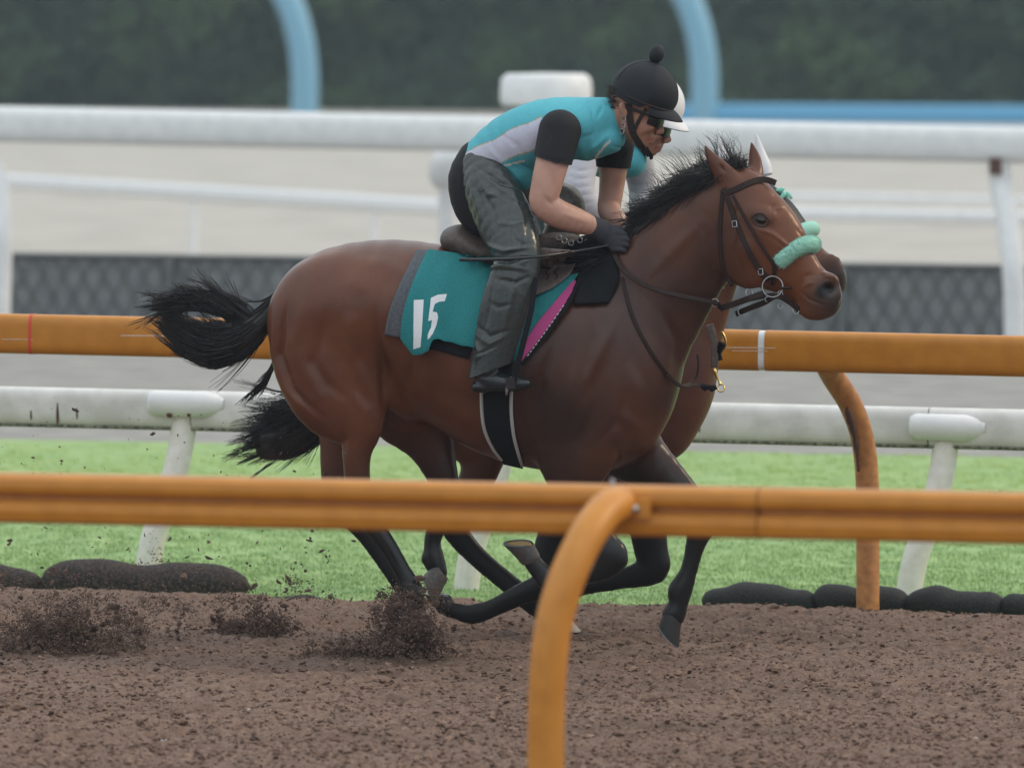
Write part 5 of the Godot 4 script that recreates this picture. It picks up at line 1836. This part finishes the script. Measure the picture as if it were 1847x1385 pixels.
func cloth_y(g: float, f: float) -> float:
	var low := [[0.0, 641.0], [0.10, 640.0], [0.20, 634.0], [0.27, 613.0], [0.33, 611.0], [0.45, 616.0], [0.7, 624.0], [0.85, 628.0], [1.0, 632.0]]
	var yb := 632.0
	for k in low.size() - 1:
		if g >= low[k][0] and g <= low[k + 1][0]: yb = lerpf(low[k][1], low[k + 1][1], smoothstep(0.0, 1.0, (g - low[k][0]) / (low[k + 1][0] - low[k][0])))
	return lerpf(449.0 + 16.0 * g, yb, f)

func cloth_x(g: float, f: float) -> float:
	var y := lerpf(449.0, 641.0, f)
	var x0 := 722.0 + 50.0 * pow(clampf((600.0 - y) / 151.0, 0.0, 1.0), 1.6) + maxf(0.0, y - 612.0) * 0.75
	return lerpf(x0, 892.0 - 12.0 * f, g)

func number_print() -> StandardMaterial3D:                                      # teal cotton with the number 15 printed on it
	var n := noise(0.05, 171, 4)
	var im := Image.create(640, 640, false, Image.FORMAT_RGB8)
	var shapes := []
	for d in [[746, 541, 764, 540, 761, 590, 758, 626, 745, 630], [777, 537, 790, 531, 806, 530, 804, 536, 802, 543, 792, 544, 784, 548, 780, 562, 788, 563, 790, 572, 787, 586, 780, 602, 771, 613, 771, 603, 777, 590, 779, 577, 772, 579, 775, 556]]:
		var q := PackedVector2Array()
		for i in range(0, d.size(), 2): q.append(Vector2(d[i], d[i + 1]))
		shapes.append(q)
	for j in 640:
		for i in 640:
			var k := n.get_noise_2d(i, j)
			var c := Color(0.011, 0.185, 0.195) * (1.0 + 0.22 * k)
			if i < 360 and j > 230:
				var q := Vector2(cloth_x(i / 640.0, j / 640.0), cloth_y(i / 640.0, j / 640.0))
				for s in shapes:
					if Geometry2D.is_point_in_polygon(q, s): c = Color(0.72, 0.74, 0.76) * (1.0 + 0.06 * k)
			c.a = 1.0
			im.set_pixel(i, j, c.linear_to_srgb())
	var m := StandardMaterial3D.new()
	m.albedo_texture = ImageTexture.create_from_image(im)
	m.roughness = 0.85
	return m

func make_tack() -> void:
	var h := hb1
	var m: MB
	# --- saddlecloth with its number
	var t := thing("saddlecloth", "teal number 15 saddlecloth with a grey pad edge and pink front stripe", "saddlecloth", P(830, 560, 0.3))
	put(drape(h, [[752, 450, 724, 505, 702, 560, 693, 604], [800, 452, 772, 520, 745, 580, 735, 612]], 0.020, 8, 20, 0.002, 0.014).done(), M.pad_grey, "under_pad", t)
	put(drape(h, [[722, 585, 722, 600, 722, 614], [850, 600, 850, 625, 846, 648]], 0.012, 14, 6, 0.002, 0.012).done(), M.pad_black, "under_pad", t)
	# the cloth itself, column by column so that its lower edge can wave
	m = MB.new()
	var nu := 44
	var nv := 26
	for side in 2:
		for j in nv + 1:
			var f := float(j) / nv
			for i in nu + 1:
				var g := float(i) / nu
				var y := cloth_y(g, f)
				var x := cloth_x(g, f)
				var fold_ := 0.010 * sin(g * 7.0 + 0.5) * f + 0.006 * sin(g * 15.0 + f * 4.0) * f * f + 0.012 * f * f
				m.p(on(h, x, y, 0.032 + fold_ - (0.005 if side else 0.0)), Vector2(g, f))
	var w := nu + 1
	var kk := w * (nv + 1)
	for j in nv:
		for i in nu:
			m.quad(j * w + i, j * w + i + 1, (j + 1) * w + i + 1, (j + 1) * w + i)
			m.quad(kk + j * w + i, kk + (j + 1) * w + i, kk + (j + 1) * w + i + 1, kk + j * w + i + 1)
	for i in nu: m.quad(nv * w + i, nv * w + i + 1, kk + nv * w + i + 1, kk + nv * w + i)
	for j in nv: m.quad(j * w, (j + 1) * w, kk + (j + 1) * w, kk + j * w)
	put(m.done(), number_print(), "cloth", t)
	# front corner: teal, pink, dark binding
	put(drape(h, [[1000, 500, 960, 545, 935, 600, 925, 652], [1044, 492, 1012, 545, 975, 600, 938, 655]], 0.022, 8, 18, 0.0, 0.01).done(), M.teal, "front_panel", t)
	put(drape(h, [[1034, 506, 1004, 540, 962, 592, 930, 648], [1040, 506, 1024, 540, 985, 596, 938, 656]], 0.030, 6, 18, 0.0, 0.005).done(), M.pink, "pink_stripe", t)
	put(drape(h, [[1042, 500, 1023, 540, 984, 597, 938, 655], [1048, 502, 1033, 540, 993, 599, 943, 659]], 0.030, 3, 18, 0.0, 0.008).done(), M.pad_black, "binding", t)
	m = MB.new()
	for k in 14:                                                # tiny pale stitching along the binding
		var f := 0.25 + k * 0.05
		var q := on(h, lerpf(1040, 943, f), lerpf(515, 652, f) + 4.0 * sin(f * 3.0), 0.036)
		m.box(Transform3D(Basis(Vector3.BACK, 0.9), q), Vector3(0.010, 0.003, 0.001))
	tag(put(m.done(), M.print_white, "stitching", t), "", "", "", "stuff")
	put(drape(h, [[1040, 462, 1042, 500, 1034, 550], [1108, 458, 1116, 505, 1098, 546]], 0.018, 10, 10, 0.003, 0.02).done(), M.pad_black, "shoulder_pad", t)
	put(pad_body.mesh(), M.pad_black, "wither_pad", t)
	# --- saddle
	t = thing("saddle", "dark brown exercise saddle with stirrups on the bay horse", "saddle", P(920, 470, 0))
	put(saddle_body.mesh(), M.leather, "seat", t)
	var flap := put(drape(h, [[972, 446, 968, 490, 950, 540], [1046, 452, 1030, 492, 996, 520]], 0.040, 10, 10, 0.0, 0.014).done(), M.leather_pale, "flap", t)
	for k in 2:
		m = MB.new()
		var pts := PackedVector3Array()
		for i in 15:
			var f := i / 14.0
			pts.append(on(h, 992 + k * 16 + 3.5 * sin(f * 16.0) - 6 * f, 460 + 44 * f, 0.042))
		m.tube(pts, PackedFloat32Array([0.0022]), 5)
		put(m.done(), M.bridle, "stitched_seam", flap)
	put(drape(h, [[900, 470, 895, 540, 890, 610], [958, 470, 950, 540, 930, 610]], 0.034, 8, 10, 0.0, 0.012).done(), M.leather, "flap", t)
	# stirrup leather and iron
	var zf := 0.348
	m = MB.new()
	m.strap(PackedVector3Array([P(966, 500, 0.335), P(958, 560, 0.385), P(941, 630, 0.400), P(926, 688, 0.398)]), 0.022, 0.006, Vector3(0.2, 0, 1))
	put(m.done(), M.pad_black, "stirrup_leather", t)
	m = MB.new()
	m.tube(curve([P(922, 682, zf + 0.048), P(916, 694, zf + 0.052), P(914, 708, zf + 0.046), P(914, 711, zf), P(914, 708, zf - 0.046), P(920, 690, zf - 0.05), P(922, 682, zf + 0.048)], 5), PackedFloat32Array([0.0055]), 8)
	put(m.done(), M.metal, "stirrup", t)
	m = MB.new()
	m.box(Transform3D(Basis(Vector3.BACK, 0.12), P(921, 691, zf + 0.054)), Vector3(0.036, 0.045, 0.010))
	put(m.done(), M.strap, "stirrup_tread", t)
	for e in [[1008, 428, 0.075], [1018, 434, 0.085], [1030, 438, 0.08], [1046, 433, 0.07], [1058, 437, 0.06]]:
		put(ring(P(e[0], e[1], e[2]), 0.010, 0.0022, Vector3(0.3, 0.2, 1), 14).done(), M.chrome, "metal_ring", t)
	# girth with pale edges
	var g := put(drape(h, [[868, 640, 868, 710, 872, 770, 896, 820, 908, 838], [924, 640, 922, 710, 926, 780, 936, 822, 944, 846]], 0.010, 8, 22, 0.0, 0.006).done(), M.pad_black, "girth", t)
	for e in [[868, 690, 869, 740, 874, 776, 888, 808, 905, 830], [923, 690, 922, 740, 926, 782, 933, 812, 942, 840]]:
		m = MB.new()
		m.tube(on_line(h, e, 0.014), PackedFloat32Array([0.0068]), 8)
		put(m.done(), M.rope_white, "girth_edge", g)
	# --- bridle
	t = thing("bridle", "brown leather bridle with a mint fleece noseband on the bay horse", "bridle", P(1390, 430, 0))
	var hd := h
	var strap_on := func(px: Array, wd: float, called: String, mat: Material, off := 0.004) -> void:
		var b := MB.new()
		b.strap(on_line(hd, px, off, 6, 0.08), wd, 0.006, Vector3(0.1, 0.15, 1.0))
		put(b.done(), mat, called, t)
	strap_on.call([1304, 346, 1318, 345, 1340, 335, 1362, 326, 1382, 324, 1400, 330], 0.024, "browband", M.bridle)
	strap_on.call([1306, 338, 1316, 368, 1332, 412, 1352, 455, 1374, 490, 1388, 506], 0.020, "cheekpiece", M.bridle)
	strap_on.call([1304, 342, 1300, 390, 1299, 440, 1306, 490, 1322, 515], 0.016, "throatlatch", M.bridle)
	strap_on.call([1322, 352, 1345, 395, 1372, 440, 1398, 480], 0.012, "cheekpiece", M.bridle)
	strap_on.call([1398, 478, 1396, 500, 1394, 514], 0.016, "cheekpiece", M.bridle)
	strap_on.call([1398, 532, 1380, 534, 1350, 540], 0.018, "chin_strap", M.bridle, 0.008)
	for e in [[1325, 404], [1372, 490]]:
		m = MB.new()
		var q := on(hd, e[0], e[1], 0.009, 0.09)
		m.tube(PackedVector3Array([q + Vector3(-0.010, 0.010, 0), q + Vector3(0.008, 0.012, 0), q + Vector3(0.011, -0.010, 0), q + Vector3(-0.007, -0.012, 0), q + Vector3(-0.010, 0.010, 0)]), PackedFloat32Array([0.0022]), 6)
		put(m.done(), M.chrome, "buckle", t)
	# fleece roll over the nose, both sides
	m = MB.new()
	var fl := PackedVector3Array()
	for e in [[1405, 474, 0.066], [1416, 464, 0.068], [1430, 453, 0.062], [1446, 444, 0.050], [1460, 440, 0.026], [1466, 441, 0.0], [1464, 440, -0.03], [1450, 446, -0.056], [1430, 456, -0.068], [1412, 470, -0.07]]: fl.append(P(e[0], e[1], e[2]))
	var fc := []
	for q in fl: fc.append(q)
	var rng := RandomNumberGenerator.new()
	rng.seed = 77
	var fcur := curve(fc, 14)
	var fr := PackedFloat32Array()
	for i in fcur.size(): fr.append(0.032 - (0.004 if i < 1 or i > fcur.size() - 2 else 0.0))
	m.tube(fcur, fr, 28)
	for i in m.v.size(): m.v[i] += Vector3(rng.randfn(), rng.randfn(), rng.randfn()) * 0.0008
	var fleece := put(m.done(), M.fleece, "noseband", t)
	m = MB.new()
	for i in 5200:
		var k := rng.randi_range(1, fcur.size() - 2)
		var d := Vector3(rng.randfn(), rng.randfn(), rng.randfn())
		var tg := (fcur[k + 1] - fcur[k - 1]).normalized()
		d = (d - tg * d.dot(tg)).normalized()
		hair(m, fcur[k] + d * (fr[k] - 0.002) + tg * rng.randf_range(-0.006, 0.006), (d + Vector3(rng.randfn(), rng.randfn(), rng.randfn()) * 0.3).normalized(), rng.randf_range(0.004, 0.009), Vector3.ZERO, 0.3, 0.0012, rng, 3)
	put(m.done(), M.fleece, "fleece_pile", fleece)
	# bit
	var bz := 0.082
	put(ring(P(1394, 517, bz), 0.040, 0.0024, Vector3(0.15, 0.1, 1)).done(), M.chrome, "bit_ring", t)
	m = MB.new()
	m.tube(PackedVector3Array([P(1410, 520, bz + 0.004), P(1424, 519, bz - 0.01), P(1430, 520, 0)]), PackedFloat32Array([0.006]), 8)
	put(m.done(), M.bridle, "bit_mouthpiece", t)
	m = MB.new()
	m.strap(curve([P(1300, 556, 0.03), P(1325, 548, 0.05), P(1352, 538, bz), P(1380, 528, bz)], 6), 0.024, 0.006, Vector3(0, 0.2, 1))
	put(m.done(), M.bridle, "rein_end", t)
	m = MB.new()
	m.strap(curve([P(1328, 566, 0.0), P(1352, 556, 0.03), P(1378, 546, 0.05), P(1402, 534, bz), P(1425, 545, 0.05), P(1442, 559, 0.03)], 6), 0.022, 0.006, Vector3(0, 0.2, 1))
	put(m.done(), M.bridle, "chin_strap", t)
	for e in [[1352, 528, 0.05, 0.014], [1290, 546, 0.04, 0.014], [1338, 562, 0.02, 0.014], [1384, 540, 0.06, 0.008], [1408, 530, 0.06, 0.010], [1436, 560, 0.035, 0.012], [1408, 552, 0.05, 0.010]]:
		put(ring(P(e[0], e[1], e[2]), e[3], 0.0020, Vector3(0.5, 0.3, 1), 14).done(), M.chrome, "metal_ring", t)
	# reins back to the hand
	m = MB.new()
	m.strap(curve([P(1108, 458, 0.10), P(1122, 484, 0.14), P(1150, 506, 0.165), P(1190, 524, 0.16), P(1240, 536, 0.13), P(1290, 546, 0.07), P(1300, 555, 0.04)], 8), 0.018, 0.005, Vector3(0.2, 0.4, 1))
	put(m.done(), M.bridle, "rein", t)
	# --- martingale with its brass clip
	t = thing("martingale", "thin dark neck strap with a brass clip hanging before the bay horse's chest", "strap", P(1210, 690, 0.1))
	m = MB.new()
	m.strap(on_line(h, [1122, 500, 1132, 540, 1150, 590, 1178, 640, 1206, 678], 0.006, 6, 0.15), 0.014, 0.005, Vector3(0.3, 0, 1))
	put(m.done(), M.bridle, "neck_strap", t)
	m = MB.new()
	m.strap(curve([P(1204, 675, 0.12), P(1216, 688, 0.10), P(1232, 696, 0.06), P(1262, 694, 0.0), P(1275, 697, 0.0)], 6), 0.016, 0.006, Vector3(0.2, 0.3, 1))
	m.strap(curve([P(1232, 696, 0.06), P(1254, 684, 0.0), P(1260, 660, 0.0), P(1258, 640, 0.0)], 6), 0.008, 0.005, Vector3(0.2, 0.3, 1))
	put(m.done(), M.bridle, "breast_strap", t)
	m = MB.new()
	m.tube(PackedVector3Array([P(1266, 697, 0), P(1272, 700, 0), P(1278, 698, 0), P(1284, 701, 0), P(1292, 698, 0)]), PackedFloat32Array([0.008, 0.013, 0.009, 0.014, 0.009]), 10)
	put(m.done(), M.pad_black, "rubber_stop", t)
	put(ring(P(1301, 700, 0), 0.014, 0.003, Vector3(0.3, 0.3, 1), 16).done(), M.brass, "brass_ring", t)
	m = MB.new()
	m.tube(curve([P(1300, 694, 0), P(1296, 684, 0), P(1291, 672, 0), P(1288, 664, 0)], 4), PackedFloat32Array(_ramp([0.007, 0.004, 0.005, 0.008, 0.004], 13)), 8)
	put(m.done(), M.brass, "brass_clip", t)
	# --- whip in the rider's hand
	t = thing("whip", "thin black riding whip held level beside the rider's thigh", "whip", P(960, 463, 0.34))
	m = MB.new()
	m.tube(curve([P(829, 468, 0.39), P(880, 468, 0.39), P(960, 464, 0.38), P(1040, 453, 0.20), P(1085, 445, 0.12), P(1116, 438, 0.09)], 6), PackedFloat32Array(_ramp([0.0075, 0.0075, 0.006, 0.0055, 0.006, 0.008], 31)), 8)
	put(m.done(), M.boot, "shaft", t)
	# --- the second horse's hood, noseband and clip
	var s := shift2h
	t = thing("horse_hood", "black ear hood with a white ear cover and mint motif on the second horse", "hood", P(1390, 330, 0) + s)
	m = MB.new()
	for z in [0.058, -0.058]:
		var px := 1314.0 if z > 0 else 1384.0
		m.tube(curve([warp2 * P(px + 6, 330, z) + s, warp2 * P(px + 3, 305, z * 1.1) + s, warp2 * P(px + 1, 282, z * 1.15) + s, warp2 * P(px - 2, 250, z * 1.15) + s], 5), PackedFloat32Array(_ramp([0.030, 0.034, 0.026, 0.016, 0.003], 16)), 12, true, 0.6)
	put(m.done(), M.helmet_white, "ear_cover", t)
	m = MB.new()
	hb2.map_near()
	for e in [[1408, 342, 0.2], [1416, 350, -0.5], [1424, 352, -0.9], [1412, 354, 0.9]]: m.blob(on(hb2, e[0], e[1], 0.0, -1.03), Vector3(0.020, 0.009, 0.005), 6, 10, Basis(Vector3.BACK, e[2]))
	put(m.done(), M.mint, "motif", t)
	t = thing("noseband", "mint fleece noseband on the second horse in the black hood", "noseband", P(1450, 440, 0) + s)
	m = MB.new()
	var f2 := PackedVector3Array()
	for q in fcur: f2.append(warp2 * q + s)
	m.tube(f2, fr, 14)
	put(m.done(), M.fleece, "fleece_roll", t)
	t = thing("rein_clip", "dark leather strap with brass clips hanging below the horses' heads", "strap", P(1295, 620, -0.6))
	m = MB.new()
	m.strap(curve([P(1280, 585, -0.6), P(1287, 610, -0.6), P(1290, 640, -0.6), P(1289, 662, -0.6)], 5), 0.030, 0.008, Vector3(0.4, 0, 1))
	put(m.done(), M.leather_pale, "strap_end", t)
	m = MB.new()
	m.tube(curve([P(1302, 598, -0.62), P(1309, 612, -0.62), P(1308, 626, -0.62), P(1300, 636, -0.62)], 5), PackedFloat32Array([0.005]), 8)
	put(m.done(), M.brass, "brass_clip", t)
	m = MB.new()
	m.tube(curve([P(1304, 618, -0.61), P(1297, 634, -0.61), P(1300, 650, -0.61)], 5), PackedFloat32Array([0.016, 0.018, 0.014, 0.016, 0.012, 0.014, 0.010]), 8)
	put(m.done(), M.pad_black, "rubber_stop", t)

# ---------------------------------------------------------------- earth thrown up by the hooves
func make_flying_dirt() -> void:
	var rng := RandomNumberGenerator.new()
	rng.seed = 301
	var at := []
	var tints := []
	var add := func(q: Vector3, s: float, long: float) -> void:
		at.append(Transform3D(Basis.from_euler(Vector3(rng.randf() * TAU, rng.randf() * TAU, rng.randf() * TAU)).scaled_local(Vector3(s * long, s * rng.randf_range(0.5, 0.9), s)), q))
		tints.append(Color(0.085, 0.053, 0.040).lerp(Color(0.19, 0.125, 0.095), pow(rng.randf(), 1.7)))
	# bursts: [px, py, spread x, spread y, count, z, size]
	for b in [[742, 1085, 16, 14, 900, 0.14, 0.003], [735, 1108, 22, 26, 3400, 0.14, 0.0038], [150, 1100, 90, 40, 1600, -0.1, 0.003], [60, 1120, 50, 40, 1800, 0.0, 0.003], [480, 1075, 70, 25, 500, -0.9, 0.003], [728, 1145, 26, 34, 9000, 0.14, 0.0040], [690, 1182, 45, 16, 7500, 0.14, 0.0040], [630, 1195, 40, 10, 1600, 0.14, 0.003], [790, 1150, 45, 26, 700, 0.1, 0.003], [110, 1150, 58, 30, 8500, 0.1, 0.0040], [60, 1180, 40, 14, 2400, 0.1, 0.0034], [180, 1130, 70, 40, 2200, 0.0, 0.003], [250, 1080, 60, 40, 1100, -0.2, 0.003], [455, 1145, 40, 32, 5000, -0.9, 0.0040], [500, 1110, 40, 30, 900, -0.9, 0.003], [300, 1120, 60, 40, 1100, -0.5, 0.003]]:
		var left: int = b[4]
		while left > 0:                                  # clods breaking up: knots of crumbs of every size
			var cx: float = b[0] + rng.randfn() * b[2]
			var cy: float = b[1] + rng.randfn() * b[3]
			var cz: float = b[5] + rng.randfn() * 0.10
			var knot := rng.randi_range(8, 110)
			var wide := rng.randf_range(3.0, 13.0)
			left -= knot
			for i in knot:
				var q := P(cx + rng.randfn() * wide * 1.3, cy + rng.randfn() * wide, cz + rng.randfn() * 0.03)
				if q.y < gy(q.x) + 0.004: q.y = gy(q.x) + absf(rng.randfn()) * 0.03
				add.call(q, b[6] * (0.35 + 0.9 * pow(rng.randf(), 2.0) + (3.0 if rng.randf() < 0.006 else 0.0)), rng.randf_range(1.0, 2.2))
	for i in 520:          # single bits sailing through the air behind the horses
		var px := rng.randf_range(-60, 640)
		var py := 700.0 + 400.0 * pow(rng.randf(), 0.7) + (px - 0.0) * 0.12
		var q := P(px, py, rng.randf_range(-0.9, 0.3))
		if q.y < gy(q.x): continue
		add.call(q, 0.0016 + 0.0065 * pow(rng.randf(), 3.0), rng.randf_range(1.0, 3.0))
	tag(scatter("flying_dirt", M.clod_mesh, M.clod, at, tints), "brown earth thrown up in clouds behind the galloping hooves", "dirt", "", "stuff")

func _ready() -> void:
	make_camera()
	make_light()
	make_materials()
	horse_materials()
	rider_materials()
	tack_materials()
	M.eyelid = std(Color(0.022, 0.013, 0.010), 0.5)
	M.hoof_black = std(Color(0.014, 0.013, 0.013), 0.6)
	make_ground()
	make_rails()
	make_bags()
	make_hedge()
	print("place ", Time.get_ticks_msec())
	hb1 = horse_body(1)
	hb2 = horse_body(2)
	run_all([hb1, hd1, hb2] + rider_bodies(1) + rider_bodies(2) + [saddle_body, pad_body])
	print("bodies ", Time.get_ticks_msec(), " ", hb1.v.size(), " ", hb2.v.size())
	dress_horse_1()
	dress_horse_2()
	dress_rider(1)
	dress_rider(2)
	make_tack()
	make_flying_dirt()
	print("horses ", Time.get_ticks_msec())
